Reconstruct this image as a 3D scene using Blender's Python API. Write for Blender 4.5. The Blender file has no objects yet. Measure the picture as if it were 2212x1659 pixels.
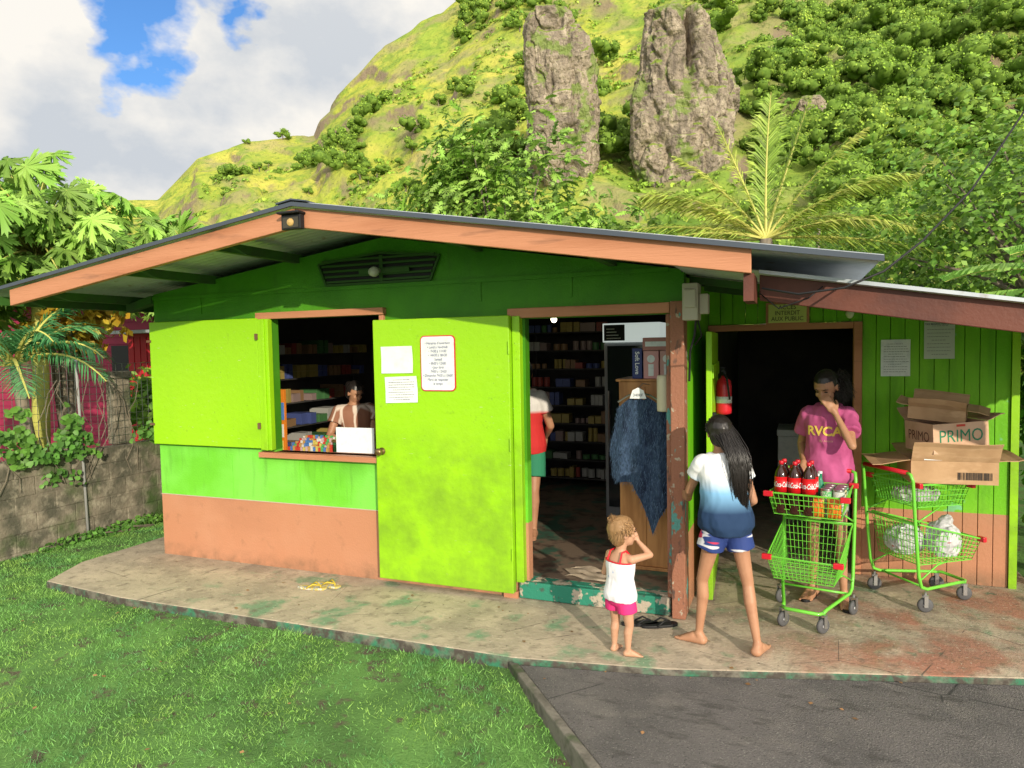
import bpy, bmesh, math, random
import numpy as np
from mathutils import Vector, Matrix
from mathutils.bvhtree import BVHTree
random.seed(7); RNG=np.random.default_rng(7)
V3=Vector; ZU=Vector((0,0,1))
scene=bpy.context.scene; COL=scene.collection
# ------------------------------------------------------------ helpers
def link(o): COL.objects.link(o); return o
def thing(name,label,cat,loc=(0,0,0),rot=0,group=None):
    o=bpy.data.objects.new(name,None); o.empty_display_size=.1; o.location=loc; o.rotation_euler=(0,0,rot)
    o["label"]=label; o["category"]=cat
    if group: o["group"]=group
    return link(o)
def tag(o,label=None,cat=None,kind=None,group=None):
    if label: o["label"]=label
    if cat: o["category"]=cat
    if kind: o["kind"]=kind
    if group: o["group"]=group
    return o
def put(name,me,parent=None,local=False):
    o=bpy.data.objects.new(name,me); link(o)
    if parent:
        o.parent=parent
        if not local and parent.type=='EMPTY': o.matrix_parent_inverse=Matrix.Translation(-parent.location)
    return o
class MB:
    def __init__(s): s.v=[];s.f=[];s.m=[]
    def add(s,V,F,mi=0):
        b=len(s.v); s.v+= [tuple(p) for p in V]; s.f+=[tuple(i+b for i in f) for f in F]; s.m+=[mi]*len(F)
    def box(s,x0,x1,y0,y1,z0,z1,mi=0,M=None):
        V=[Vector((x,y,z)) for z in (z0,z1) for y in (y0,y1) for x in (x0,x1)]
        if M: V=[M@p for p in V]
        s.add(V,[(0,2,3,1),(4,5,7,6),(0,1,5,4),(2,6,7,3),(0,4,6,2),(1,3,7,5)],mi)
    def pxz(s,P,y0,y1,mi=0):
        n=len(P); V=[(x,y0,z) for x,z in P]+[(x,y1,z) for x,z in P]
        s.add(V,[tuple(range(n)),tuple(range(2*n-1,n-1,-1))]+[(i,(i+1)%n,(i+1)%n+n,i+n) for i in range(n)],mi)
    def pxy(s,P,z0,z1,mi=0):
        n=len(P); V=[(x,y,z0) for x,y in P]+[(x,y,z1) for x,y in P]
        s.add(V,[tuple(range(n)),tuple(range(2*n-1,n-1,-1))]+[(i,(i+1)%n,(i+1)%n+n,i+n) for i in range(n)],mi)
    def loft(s,R,mi=0,cap=True):
        n=len(R[0]); V=[p for r in R for p in r]; F=[]
        for k in range(len(R)-1):
            for i in range(n):
                j=(i+1)%n; F.append((k*n+i,k*n+j,(k+1)*n+j,(k+1)*n+i))
        if cap: F.append(tuple(range(n-1,-1,-1))); F.append(tuple(range((len(R)-1)*n,len(R)*n)))
        s.add(V,F,mi)
    def tube(s,P,r,n=6,mi=0,cap=True):
        P=[Vector(p) for p in P]; rs=r if isinstance(r,(list,tuple)) else [r]*len(P); R=[]; a=None
        for i,p in enumerate(P):
            t=(P[min(i+1,len(P)-1)]-P[max(i-1,0)])
            if t.length<1e-9: t=ZU.copy()
            t.normalize()
            if a is None: a=t.orthogonal().normalized()
            else:
                a=a-t*a.dot(t); a=a.normalized() if a.length>1e-6 else t.orthogonal().normalized()
            b=t.cross(a); R.append([p+(a*math.cos(2*math.pi*k/n)+b*math.sin(2*math.pi*k/n))*rs[i] for k in range(n)])
        s.loft(R,mi,cap)
    def rev(s,p,d,prof,n=14,mi=0):
        p=Vector(p); d=Vector(d).normalized(); a=d.orthogonal().normalized(); b=d.cross(a)
        s.loft([[p+d*h+(a*math.cos(2*math.pi*k/n)+b*math.sin(2*math.pi*k/n))*max(r,1e-4) for k in range(n)] for r,h in prof],mi)
    def cap(s,p0,p1,r0,r1=None,n=12,mi=0):
        r1=r0 if r1 is None else r1; p0=Vector(p0);p1=Vector(p1); L=(p1-p0).length
        A=[math.pi/2*k/4 for k in range(5)]
        prof=[(r0*math.sin(a),-r0*math.cos(a)) for a in A]+[(r1*math.cos(a),L+r1*math.sin(a)) for a in A]
        s.rev(p0,(p1-p0) if L>1e-6 else ZU,prof,n,mi)
    def ell(s,c,r,ax=None,n=16,mi=0):
        c=Vector(c); X,Y,Z=ax if ax else (V3((1,0,0)),V3((0,1,0)),ZU); R=[]
        for k in range(9):
            a=-math.pi/2+math.pi*k/8; cr=max(math.cos(a),.02)
            R.append([c+Z*(r[2]*math.sin(a))+X*(r[0]*cr*math.cos(2*math.pi*i/n))+Y*(r[1]*cr*math.sin(2*math.pi*i/n)) for i in range(n)])
        s.loft(R,mi)
    def mesh(s,name,mats=(),smooth=False,fix=True):
        me=bpy.data.meshes.new(name); me.from_pydata(s.v,[],s.f)
        for m in mats: me.materials.append(m)
        me.polygons.foreach_set('material_index',s.m)
        if smooth: me.polygons.foreach_set('use_smooth',[True]*len(s.f))
        if fix:
            bm=bmesh.new(); bm.from_mesh(me); bmesh.ops.recalc_face_normals(bm,faces=bm.faces); bm.to_mesh(me); bm.free()
        me.update(); return me
    def build(s,name,mats,parent=None,smooth=False,bevel=0,local=False):
        if not isinstance(mats,(list,tuple)): mats=[mats]
        o=put(name,s.mesh(name,mats,smooth),parent,local)
        if bevel:
            b=o.modifiers.new('b','BEVEL'); b.width=bevel; b.segments=2; b.limit_method='ANGLE'; b.angle_limit=.7
        return o
def npmesh(name,V,F,mats,smooth=False):
    V=np.asarray(V,dtype=np.float32).reshape(-1,3); F=np.asarray(F,dtype=np.int32); m,k=F.shape
    me=bpy.data.meshes.new(name); me.vertices.add(len(V)); me.vertices.foreach_set('co',V.ravel())
    me.loops.add(m*k); me.loops.foreach_set('vertex_index',F.ravel())
    me.polygons.add(m); me.polygons.foreach_set('loop_start',np.arange(0,m*k,k,dtype=np.int32))
    try: me.polygons.foreach_set('loop_total',np.full(m,k,dtype=np.int32))
    except Exception: pass
    for mm in (mats if isinstance(mats,(list,tuple)) else [mats]): me.materials.append(mm)
    if smooth: me.polygons.foreach_set('use_smooth',np.ones(m,dtype=bool))
    me.update(calc_edges=True); me.validate(); return me
def scatter(tv,tf,Rm,L):
    tv=np.asarray(tv,float); tf=np.asarray(tf,int); n=len(L)
    V=np.einsum('nij,kj->nki',Rm,tv)+L[:,None,:]
    F=tf[None]+(np.arange(n)*len(tv))[:,None,None]
    return V.reshape(-1,3),F.reshape(-1,tf.shape[1])
def frames(nrm,scale,spin=None):
    n=nrm/np.maximum(np.linalg.norm(nrm,axis=1,keepdims=True),1e-6); N=len(n)
    r=RNG.normal(size=(N,3)) if spin is None else spin
    x=np.cross(r,n); x/=np.maximum(np.linalg.norm(x,axis=1,keepdims=True),1e-6); y=np.cross(n,x)
    return np.stack([x,y,n],axis=2)*np.asarray(scale).reshape(-1,1,1)
def _h(i,j,k,s):
    n=(i*73856093)^(j*19349663)^(k*83492791)^(s*265443576); n=n&0xffffffff
    n=((n^(n>>13))*1274126177)&0xffffffff; return ((n^(n>>16))&0xffff)/65535.
def vnoise(P,s=0):
    P=np.asarray(P,float); I=np.floor(P).astype(np.int64); f=P-I; f=f*f*(3-2*f); o=0
    for a in (0,1):
        for b in (0,1):
            for c in (0,1):
                w=(f[:,0] if a else 1-f[:,0])*(f[:,1] if b else 1-f[:,1])*(f[:,2] if c else 1-f[:,2])
                o=o+w*_h(I[:,0]+a,I[:,1]+b,I[:,2]+c,s)
    return o
def fbm(P,o=4,s=0):
    P=np.asarray(P,float); r=0;a=.5;t=0
    for k in range(o): r=r+a*vnoise(P*2**k+17.3*k,s+k); t+=a; a*=.5
    return r/t
# ------------------------------------------------------------ materials
def sh(nt,t,**kw):
    n=nt.nodes.new(t)
    for k,v in kw.items(): setattr(n,k,v)
    return n
def pm(name,base,layers=(),rough=.6,bump=0,bsc=40,bst=(1,1,1),spec=.3,metal=0,rand=0,trans=0,emit=None,coat=0,bdist=.01):
    m=bpy.data.materials.new(name); m.use_nodes=True; nt=m.node_tree; B=nt.nodes['Principled BSDF']; L=nt.links.new
    B.inputs['Roughness'].default_value=rough; B.inputs['Specular IOR Level'].default_value=spec; B.inputs['Metallic'].default_value=metal
    B.inputs['Coat Weight'].default_value=coat
    tc=sh(nt,'ShaderNodeTexCoord'); sep=None
    rgb=sh(nt,'ShaderNodeRGB'); rgb.outputs[0].default_value=(*base,1); cur=rgb.outputs[0]
    def noise(scale,st,detail=3):
        mp=sh(nt,'ShaderNodeMapping'); mp.inputs['Scale'].default_value=st; L(tc.outputs['Object'],mp.inputs[0])
        n=sh(nt,'ShaderNodeTexNoise'); n.inputs['Scale'].default_value=scale; n.inputs['Detail'].default_value=detail; n.inputs['Roughness'].default_value=.6; L(mp.outputs[0],n.inputs['Vector']); return n.outputs[0]
    def mr(src,a,b):
        n=sh(nt,'ShaderNodeMapRange'); n.inputs[1].default_value=a; n.inputs[2].default_value=b; L(src,n.inputs[0]); return n.outputs[0]
    def mul(a,b):
        n=sh(nt,'ShaderNodeMath',operation='MULTIPLY'); L(a,n.inputs[0])
        if isinstance(b,(int,float)): n.inputs[1].default_value=b
        else: L(b,n.inputs[1])
        return n.outputs[0]
    for col,d in layers:
        mk=None
        if 'noise' in d: mk=mr(noise(d['noise'][0],d.get('st',(1,1,1)),d.get('det',3)),d['noise'][1],d['noise'][2])
        for ax in 'xyz':
            if ax in d:
                if sep is None: sep=sh(nt,'ShaderNodeSeparateXYZ'); L(tc.outputs['Object'],sep.inputs[0])
                q=mr(sep.outputs['xyz'.index(ax)],*d[ax]); mk=q if mk is None else mul(mk,q)
        if 'nz' in d:
            g=sh(nt,'ShaderNodeNewGeometry'); s2=sh(nt,'ShaderNodeSeparateXYZ'); L(g.outputs['Normal'],s2.inputs[0]); q=mr(s2.outputs[2],*d['nz']); mk=q if mk is None else mul(mk,q)
        if 'vor' in d:
            mp=sh(nt,'ShaderNodeMapping'); mp.inputs['Scale'].default_value=d.get('st',(1,1,1)); L(tc.outputs['Object'],mp.inputs[0])
            vv=sh(nt,'ShaderNodeTexVoronoi',feature='DISTANCE_TO_EDGE'); vv.inputs['Scale'].default_value=d['vor'][0]; L(mp.outputs[0],vv.inputs['Vector']); q=mr(vv.outputs[0],d['vor'][1],d['vor'][2]); mk=q if mk is None else mul(mk,q)
        if 'amt' in d: mk=mul(mk,d['amt'])
        mx=sh(nt,'ShaderNodeMixRGB'); L(mk,mx.inputs[0]); L(cur,mx.inputs[1]); mx.inputs[2].default_value=(*col,1); cur=mx.outputs[0]
    if rand:
        g=sh(nt,'ShaderNodeNewGeometry'); q=sh(nt,'ShaderNodeMapRange'); q.inputs[3].default_value=1-rand; q.inputs[4].default_value=1+rand; L(g.outputs['Random Per Island'],q.inputs[0])
        h=sh(nt,'ShaderNodeHueSaturation'); L(q.outputs[0],h.inputs['Value']); L(cur,h.inputs['Color']); cur=h.outputs[0]
    L(cur,B.inputs['Base Color'])
    if bump:
        b=sh(nt,'ShaderNodeBump'); b.inputs['Strength'].default_value=min(1,bump); b.inputs['Distance'].default_value=bdist; L(noise(bsc,bst,4),b.inputs['Height']); L(b.outputs[0],B.inputs['Normal'])
    if emit: B.inputs['Emission Color'].default_value=(*emit[0],1); B.inputs['Emission Strength'].default_value=emit[1]
    if trans:
        out=nt.nodes['Material Output']; t=sh(nt,'ShaderNodeBsdfTranslucent'); L(cur,t.inputs[0]); mx=sh(nt,'ShaderNodeMixShader'); mx.inputs[0].default_value=trans; L(B.outputs[0],mx.inputs[1]); L(t.outputs[0],mx.inputs[2]); L(mx.outputs[0],out.inputs[0])
    return m
GREEN=(.29,.61,.006); BROWN=(.47,.215,.12)
m_wall=pm('painted_wall',(.06,.255,.006),[((.045,.20,.008),dict(noise=(3,.4,.7))),  # dark base green: older paint, deepened further to carry the eave's shade
  ((.20,.63,.075),dict(z=(1.02,1.0),x=(-3.0,-3.1))),((.15,.54,.03),dict(noise=(1.5,.42,.62),z=(1.02,1.0))),((.08,.30,.02),dict(noise=(2.2,.46,.70),z=(.72,.97),st=(1,1,.6),amt=.7,x=(-3.0,-3.1))),  # final layer paints the sill's shadow onto the strip beneath it
  (BROWN,dict(z=(.562,.558))),((.50,.245,.145),dict(noise=(1.5,.45,.75),z=(.562,.558))),((.40,.185,.105),dict(noise=(1.2,.5,.7),st=(1,1,2.5),z=(.562,.558),amt=.5)),
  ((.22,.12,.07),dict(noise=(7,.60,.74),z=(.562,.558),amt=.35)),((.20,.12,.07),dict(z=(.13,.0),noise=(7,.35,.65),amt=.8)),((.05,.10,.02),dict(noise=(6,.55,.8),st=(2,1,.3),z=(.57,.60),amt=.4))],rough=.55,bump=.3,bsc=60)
m_leaf=pm('door_paint',GREEN,[((.31,.62,.01),dict(noise=(1.1,.4,.65))),((.22,.54,.01),dict(noise=(1.4,.5,.85),st=(1,1,.4),amt=.45)),((.15,.28,.03),dict(noise=(14,.66,.76),amt=.35)),((.10,.18,.03),dict(noise=(60,.70,.74),amt=.7)),
   ((.12,.26,.02),dict(z=(.22,.0),noise=(9,.4,.7),amt=.6)),((.55,.6,.35),dict(noise=(55,.70,.74),st=(.25,1,1.6),amt=.7)),((.16,.30,.02),dict(x=(-4.55,-4.2),noise=(5,.3,.7),z=(1.3,1.02),amt=.7))],rough=.42,bump=.35,bsc=18,spec=.4)
m_annex=pm('plank_paint',(.14,.46,.008),[((.20,.52,.02),dict(noise=(2,.4,.7))),((.22,.55,.42),dict(noise=(4.5,.64,.68),x=(.5,1.5))),((.07,.22,.015),dict(noise=(9,.5,.8),st=(1,1,.2),amt=.7)),
   (BROWN,dict(z=(.545,.54))),((.42,.21,.12),dict(noise=(3,.5,.7),z=(.545,.54))),((.15,.10,.06),dict(z=(.15,0),noise=(8,.3,.6),amt=.7))],rough=.6,bump=.3,bsc=50)
m_brown=pm('trim_brown',(.50,.22,.12),[((.40,.16,.08),dict(noise=(3,.45,.7),st=(.3,1,2))),((.22,.10,.06),dict(noise=(12,.6,.75),st=(.2,1,1.5),amt=.6))],rough=.55,bump=.35,bsc=30,bst=(.2,1,3))
m_fascia=pm('fascia_dark',(.14,.045,.03),[((.09,.032,.025),dict(noise=(4,.4,.7)))],rough=.5,bump=.2)
m_post=pm('peeling_post',(.30,.13,.08),[((.10,.30,.27),dict(noise=(11,.60,.63),st=(1,1,.5))),((.40,.34,.26),dict(noise=(16,.62,.66))),((.09,.06,.05),dict(noise=(20,.58,.68),st=(1,1,.3)))],rough=.7,bump=.6,bsc=45)
m_step=pm('peeling_step',(.025,.20,.13),[((.42,.36,.28),dict(noise=(9,.52,.56))),((.05,.09,.07),dict(noise=(14,.55,.65)))],rough=.7,bump=.5,bsc=40)
m_roof=pm('roof_metal',(.50,.54,.58),[((.38,.42,.46),dict(noise=(3,.4,.7))),((.25,.18,.13),dict(noise=(9,.62,.72),amt=.6))],rough=.4,spec=.5,metal=.3)
m_roofu=pm('roof_dark_edge',(.06,.075,.10),rough=.5)
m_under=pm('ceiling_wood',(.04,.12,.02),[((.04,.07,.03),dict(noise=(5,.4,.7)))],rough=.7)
m_vent=pm('vent_slats',(.03,.09,.015),rough=.6)
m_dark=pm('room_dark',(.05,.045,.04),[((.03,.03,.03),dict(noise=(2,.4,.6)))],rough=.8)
m_slab=pm('concrete_slab',(.50,.415,.31),[((.37,.31,.235),dict(noise=(2.2,.4,.62))),((.57,.47,.35),dict(noise=(5,.5,.7))),((.12,.29,.16),dict(noise=(3.2,.55,.65),x=(-5,-3.6),amt=.75)),((.42,.17,.115),dict(noise=(1.7,.45,.58),x=(-.5,.5),amt=.85)),((.05,.2,.12),dict(noise=(4.4,.63,.69),x=(.2,.9),amt=.8)),
    ((.17,.14,.105),dict(noise=(11,.53,.75),amt=.75)),((.16,.13,.10),dict(y=(-.25,0.0),noise=(4,.3,.6),amt=.4)),((.66,.60,.49),dict(noise=(40,.62,.70),amt=.6)),((.09,.075,.06),dict(noise=(26,.64,.72),amt=.8)),((.08,.07,.06),dict(vor=(.9,.003,.0),noise=(1.3,.50,.54)))],rough=.75,bump=.6,bsc=35)
m_slabe=pm('slab_edge',(.16,.15,.12),[((.04,.18,.10),dict(noise=(5,.45,.6))),((.07,.06,.05),dict(noise=(14,.4,.6)))],rough=.85,bump=.8,bsc=30)
m_asph=pm('asphalt',(.18,.165,.16),[((.125,.118,.115),dict(noise=(1.6,.4,.65))),((.24,.22,.20),dict(noise=(5,.52,.75),amt=.7)),((.36,.34,.31),dict(noise=(130,.60,.68),amt=.9)),((.05,.05,.05),dict(noise=(90,.60,.68),amt=.9)),((.08,.075,.07),dict(noise=(14,.56,.7),st=(.4,1,1),amt=.7)),((.04,.04,.04),dict(vor=(.8,.005,.0),noise=(1.2,.48,.52)))],rough=.85,bump=1,bsc=110,bdist=.02)
m_curb=pm('kerb_concrete',(.20,.18,.15),[((.10,.09,.075),dict(noise=(8,.4,.65))),((.06,.09,.035),dict(noise=(4,.55,.7)))],rough=.85,bump=.8,bsc=40)
m_soil=pm('ground_soil',(.07,.11,.03),[((.12,.09,.05),dict(noise=(1.3,.5,.65))),((.06,.16,.03),dict(noise=(5,.4,.6)))],rough=.95,bump=1,bsc=30)
m_lawn=pm('lawn_soil',(.12,.25,.06),[((.075,.16,.04),dict(noise=(2.5,.4,.62))),((.10,.085,.055),dict(noise=(7,.57,.68)))],rough=.95,bump=1,bsc=60)
m_grass=pm('grass_blade',(.22,.46,.11),[((.30,.51,.11),dict(noise=(1.6,.45,.6))),((.13,.33,.10),dict(noise=(3.5,.48,.62))),((.14,.29,.08),dict(noise=(9,.54,.64)))],rough=.55,rand=.4,trans=.2)
m_white=pm('paper_white',(.75,.78,.80),[((.62,.66,.70),dict(noise=(20,.5,.7)))],rough=.6)
m_ink=pm('ink_blue',(.03,.05,.20),rough=.6)
m_inkg=pm('ink_grey',(.10,.11,.13),rough=.6)
m_red=pm('red_plastic',(.60,.015,.03),rough=.35,spec=.5)
m_black=pm('black_rubber',(.015,.015,.017),rough=.55)
m_tyre=pm('grey_rubber',(.09,.09,.095),rough=.6)
m_card=pm('cardboard',(.50,.32,.18),[((.40,.245,.13),dict(noise=(4,.45,.7))),((.56,.37,.22),dict(noise=(18,.55,.75),st=(.3,1,1)))],rough=.8,bump=.4,bsc=12)
m_cart=pm('cart_green',(.16,.58,.05),rough=.32,spec=.5,coat=.3)
m_metal=pm('steel',(.45,.45,.45),rough=.35,metal=.9)
m_wood=pm('varnished_wood',(.50,.24,.085),[((.32,.14,.045),dict(noise=(5,.4,.65),st=(2.5,2.5,.35)))],rough=.45,bump=.1)
m_rock=pm('rock',(.35,.285,.215),[((.25,.205,.16),dict(noise=(.16,.42,.58),st=(1,1,.6))),((.46,.385,.29),dict(noise=(.6,.50,.64),st=(1,1,.6))),((.13,.105,.085),dict(noise=(.5,.53,.65),st=(1.6,1.6,.3),det=7,amt=.85)),((.10,.085,.065),dict(noise=(2.2,.54,.66),det=5,amt=.75)),((.17,.26,.04),dict(noise=(.22,.56,.62),det=6,amt=.75)),((.20,.27,.04),dict(nz=(.30,.55),noise=(.3,.35,.5)))],rough=.95,bump=1,bsc=1.1,bst=(1,1,.8),bdist=1.1)
m_mount=pm('mountain_grass',(.36,.39,.05),[((.26,.35,.045),dict(noise=(.035,.42,.6))),((.46,.43,.08),dict(noise=(.07,.48,.66))),((.12,.22,.03),dict(x=(-50,-10),z=(0,20),amt=.65)),((.17,.27,.035),dict(noise=(.16,.49,.58),det=8,amt=.75)),((.12,.20,.025),dict(noise=(.03,.53,.61),det=8,amt=.75)),((.34,.28,.14),dict(noise=(.06,.50,.62),det=6,amt=.6)),((.08,.14,.02),dict(noise=(.7,.56,.64),det=5,amt=.6)),((.22,.17,.11),dict(nz=(.60,.46),noise=(.12,.38,.52)))],rough=.95,bump=1,bsc=.5,bdist=1.2)
m_skin=pm('skin',(.44,.23,.135),[((.38,.185,.105),dict(noise=(9,.4,.7)))],rough=.5,spec=.35)
m_skinl=pm('skin_child',(.52,.29,.185),[((.47,.25,.15),dict(noise=(9,.4,.7)))],rough=.5,spec=.35)
m_hair=pm('hair_black',(.014,.011,.010),rough=.38,spec=.5,rand=.3)
m_hairb=pm('hair_brown',(.33,.19,.085),rough=.5,rand=.6)
m_eye=pm('eye_dark',(.02,.012,.01),rough=.2)
def leafm(name,c,c2,rand=.35,tr=.25,sc=1.5): return pm(name,c,[(c2,dict(noise=(sc,.4,.62)))],rough=.5,rand=rand,trans=tr,spec=.35)
m_papaya=leafm('papaya_leaf',(.23,.46,.06),(.34,.54,.10),rand=.45)
m_bread=leafm('breadfruit_leaf',(.22,.42,.05),(.34,.52,.10),rand=.45)
m_dense=leafm('dense_leaf',(.11,.25,.03),(.24,.40,.05),rand=.5)
m_vine=leafm('vine_leaf',(.08,.22,.035),(.14,.30,.05),rand=.5)
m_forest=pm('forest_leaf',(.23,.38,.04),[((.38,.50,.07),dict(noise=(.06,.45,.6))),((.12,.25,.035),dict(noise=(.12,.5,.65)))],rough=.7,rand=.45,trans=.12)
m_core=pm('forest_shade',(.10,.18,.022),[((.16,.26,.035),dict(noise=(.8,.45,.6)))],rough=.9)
m_palm=leafm('palm_leaf',(.24,.38,.045),(.46,.50,.10),sc=.6,rand=.5)
m_palm2=leafm('young_palm_leaf',(.06,.24,.08),(.12,.32,.12))
m_banana=leafm('banana_leaf',(.16,.40,.06),(.30,.50,.10),rand=.15)
m_croton=leafm('croton_leaf',(.55,.32,.03),(.50,.46,.05))
m_bark=pm('bark',(.24,.20,.15),[((.14,.12,.09),dict(noise=(8,.4,.6),st=(1,1,.3)))],rough=.9,bump=.8,bsc=20)
m_rib=pm('palm_rib',(.50,.48,.12),rough=.5)
m_block=pm('old_block',(.24,.205,.155),[((.10,.095,.07),dict(noise=(3,.42,.62))),((.34,.30,.23),dict(noise=(9,.5,.7))),((.06,.10,.03),dict(noise=(2,.52,.68)))],rough=.95,bump=1,bsc=30)
# ------------------------------------------------------------ camera, light, sky
yaw,pitch,roll=math.radians(22),math.radians(3.0),math.radians(1.08)
Fh=V3((-math.sin(yaw),math.cos(yaw),0)); R=V3((math.cos(yaw),math.sin(yaw),0))
F=Fh*math.cos(pitch)-ZU*math.sin(pitch); U=ZU*math.cos(pitch)+Fh*math.sin(pitch)
R2=R*math.cos(roll)-U*math.sin(roll); U2=U*math.cos(roll)+R*math.sin(roll)
cam=bpy.data.objects.new('camera',bpy.data.cameras.new('camera')); link(cam); scene.camera=cam
cam.data.lens=24.95; cam.data.sensor_width=36; cam.data.clip_end=6000; cam.data.clip_start=.05
Mc=Matrix((R2,U2,-F)).transposed().to_4x4(); Mc.translation=V3((0,-4.8,1.85)); cam.matrix_world=Mc
SEL,SAZ=math.radians(16.5),math.radians(140)   # azimuth clockwise from +y
sd=V3((math.sin(SAZ)*math.cos(SEL),math.cos(SAZ)*math.cos(SEL),math.sin(SEL)))
sun=bpy.data.objects.new('sun',bpy.data.lights.new('sun','SUN')); link(sun); sun.data.energy=4.3; sun.data.angle=math.radians(.6); sun.data.color=(1,.89,.70)
sun.rotation_euler=sd.to_track_quat('Z','Y').to_euler()
w=bpy.data.worlds.new('World'); scene.world=w; w.use_nodes=True; nt=w.node_tree; nt.nodes.clear(); L=nt.links.new
sky=sh(nt,'ShaderNodeTexSky',sky_type='NISHITA'); sky.sun_disc=False; sky.sun_elevation=SEL; sky.sun_rotation=SAZ; sky.altitude=10
b1=sh(nt,'ShaderNodeBackground'); b1.inputs[1].default_value=.15
hs=sh(nt,'ShaderNodeMixRGB',blend_type='MULTIPLY'); hs.inputs[0].default_value=1; hs.inputs[2].default_value=(.5,.85,1.3,1); L(sky.outputs[0],hs.inputs[1]); L(hs.outputs[0],b1.inputs[0])
tc=sh(nt,'ShaderNodeTexCoord')
def wn(scale,det,off=0):
    mp=sh(nt,'ShaderNodeMapping'); mp.inputs['Location'].default_value=(off,off*.7,off*.3); mp.inputs['Scale'].default_value=(1,1,1.5); L(tc.outputs['Generated'],mp.inputs[0])
    n=sh(nt,'ShaderNodeTexNoise'); n.inputs['Scale'].default_value=scale; n.inputs['Detail'].default_value=det; n.inputs['Roughness'].default_value=.55; L(mp.outputs[0],n.inputs['Vector']); return n
def mr(src,a,b,c=0,d=1):
    n=sh(nt,'ShaderNodeMapRange'); n.inputs[1].default_value=a;n.inputs[2].default_value=b;n.inputs[3].default_value=c;n.inputs[4].default_value=d; L(src,n.inputs[0]); return n.outputs[0]
def mth(op,a,b):
    n=sh(nt,'ShaderNodeMath',operation=op)
    for i,q in enumerate((a,b)):
        if isinstance(q,(int,float)): n.inputs[i].default_value=q
        else: L(q,n.inputs[i])
    return n.outputs[0]
cn=wn(7,7,3.1); dens=mr(cn.outputs[0],.2,.8,.45,1.1)
wv=wn(9,5,7.7); vs=sh(nt,'ShaderNodeVectorMath',operation='SCALE'); vs.inputs[3].default_value=.16; L(wv.outputs[1],vs.inputs[0])
va=sh(nt,'ShaderNodeVectorMath',operation='ADD'); L(tc.outputs['Generated'],va.inputs[0]); L(vs.outputs[0],va.inputs[1])
for c,rad in (((-.708,.617,.33),.060),((-.685,.61,.41),.080),((-.620,.685,.385),.045),((-.60,.5,.62),.2)):
    ds=sh(nt,'ShaderNodeVectorMath',operation='DISTANCE'); L(va.outputs[0],ds.inputs[0]); ds.inputs[1].default_value=(c[0]+.08,c[1]+.08,c[2]+.08)
    dens=mth('SUBTRACT',dens,mr(ds.outputs['Value'],0,rad,.75,0))
cm=mr(dens,.28,.56)
cs=wn(5.5,8,11.3); sepw=sh(nt,'ShaderNodeSeparateXYZ'); L(tc.outputs['Generated'],sepw.inputs[0])
sh1=mth('ADD',mr(cs.outputs[0],.36,.58),mr(sepw.outputs[2],.2,.5,-.12,.22))
ramp=sh(nt,'ShaderNodeMixRGB'); L(mr(sh1,0,1),ramp.inputs[0]); ramp.inputs[1].default_value=(.62,.66,.71,1); ramp.inputs[2].default_value=(.99,.95,.88,1)
dt=sh(nt,'ShaderNodeVectorMath',operation='DOT_PRODUCT'); L(tc.outputs['Generated'],dt.inputs[0]); dt.inputs[1].default_value=tuple(sd)
b2=sh(nt,'ShaderNodeBackground'); L(ramp.outputs[0],b2.inputs[0]); L(mr(dt.outputs['Value'],-.15,.8,1.0,2.0),b2.inputs[1])
mx=sh(nt,'ShaderNodeMixShader'); L(cm,mx.inputs[0]); L(b1.outputs[0],mx.inputs[1]); L(b2.outputs[0],mx.inputs[2])
wo=sh(nt,'ShaderNodeOutputWorld'); L(mx.outputs[0],wo.inputs[0])
scene.view_settings.view_transform='Standard'; scene.view_settings.look='None'; scene.view_settings.exposure=0
# ------------------------------------------------------------ terrain
AZ=[-180,-110,-90,-70,-57.3,-53.4,-48,-47.1,-45.3,-41.9,-39.6,-36.9,-36.5,-34.4,-31.5,-28.9,-26.7,-21,-10,5,20,50,80,95,180]
SS=[0,.02,.10,.15,.172,.19,.198,.216,.253,.279,.286,.30,.317,.365,.417,.450,.468,.55,.60,.56,.50,.3,.05,0,0]
def terr(x,y):
    dx=x; dy=y+4.8; r=np.hypot(dx,dy); az=np.degrees(np.arctan2(dx,dy)); S=np.interp(az,AZ,SS)
    t=np.clip((r-48)/(300-48),0,1); z=r*S*t**.93
    P=np.stack([x,y,0*x],1)
    n1=fbm(P/60.,3,3)-.5; n2=1-np.abs(2*fbm(P/30.,4,9)-1); n3=fbm(P/8.,4,21)-.5
    am=np.sin(np.pi*np.clip(t,0,1)**.8); k=np.clip(S*5,0,1)
    z=z+k*(am*r*.16*n1+am*r*.10*(n2-.72)+(.25+am)*3.2*n3*np.clip(t*4,0,1))
    q=z/13.+fbm(P/26.,3,33)*2.6; fr=q-np.floor(q); st=np.clip((fr-.78)/.22,0,1); pt=np.clip((fbm(P/22.,3,91)-.46)*7,0,1)
    z=z+k*np.clip(t*3,0,1)*(st*st*(3-2*st)-fr)*3.4*pt
    over=np.clip((r-300)/500,0,1); z=z*(1-over)-.4*(1-np.clip(t*20,0,1))
    return z
azs=np.concatenate([np.arange(-112,-62,1.),np.arange(-62,20,.17),np.arange(20,97,1.)])
rs=np.concatenate([np.linspace(46,330,210),np.linspace(340,800,16)])
A,RR=np.meshgrid(np.radians(azs),rs,indexing='ij'); X=(RR*np.sin(A)).ravel(); Y=(RR*np.cos(A)).ravel()-4.8
Zt=terr(X,Y); na,nr=len(azs),len(rs)
I=np.arange(na*nr).reshape(na,nr); Fq=np.stack([I[:-1,:-1],I[1:,:-1],I[1:,1:],I[:-1,1:]],-1).reshape(-1,4)[:,::-1]
tag(put('mountain',npmesh('mountain',np.stack([X,Y,Zt],1),Fq,m_mount,True)),kind='structure')
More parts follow.
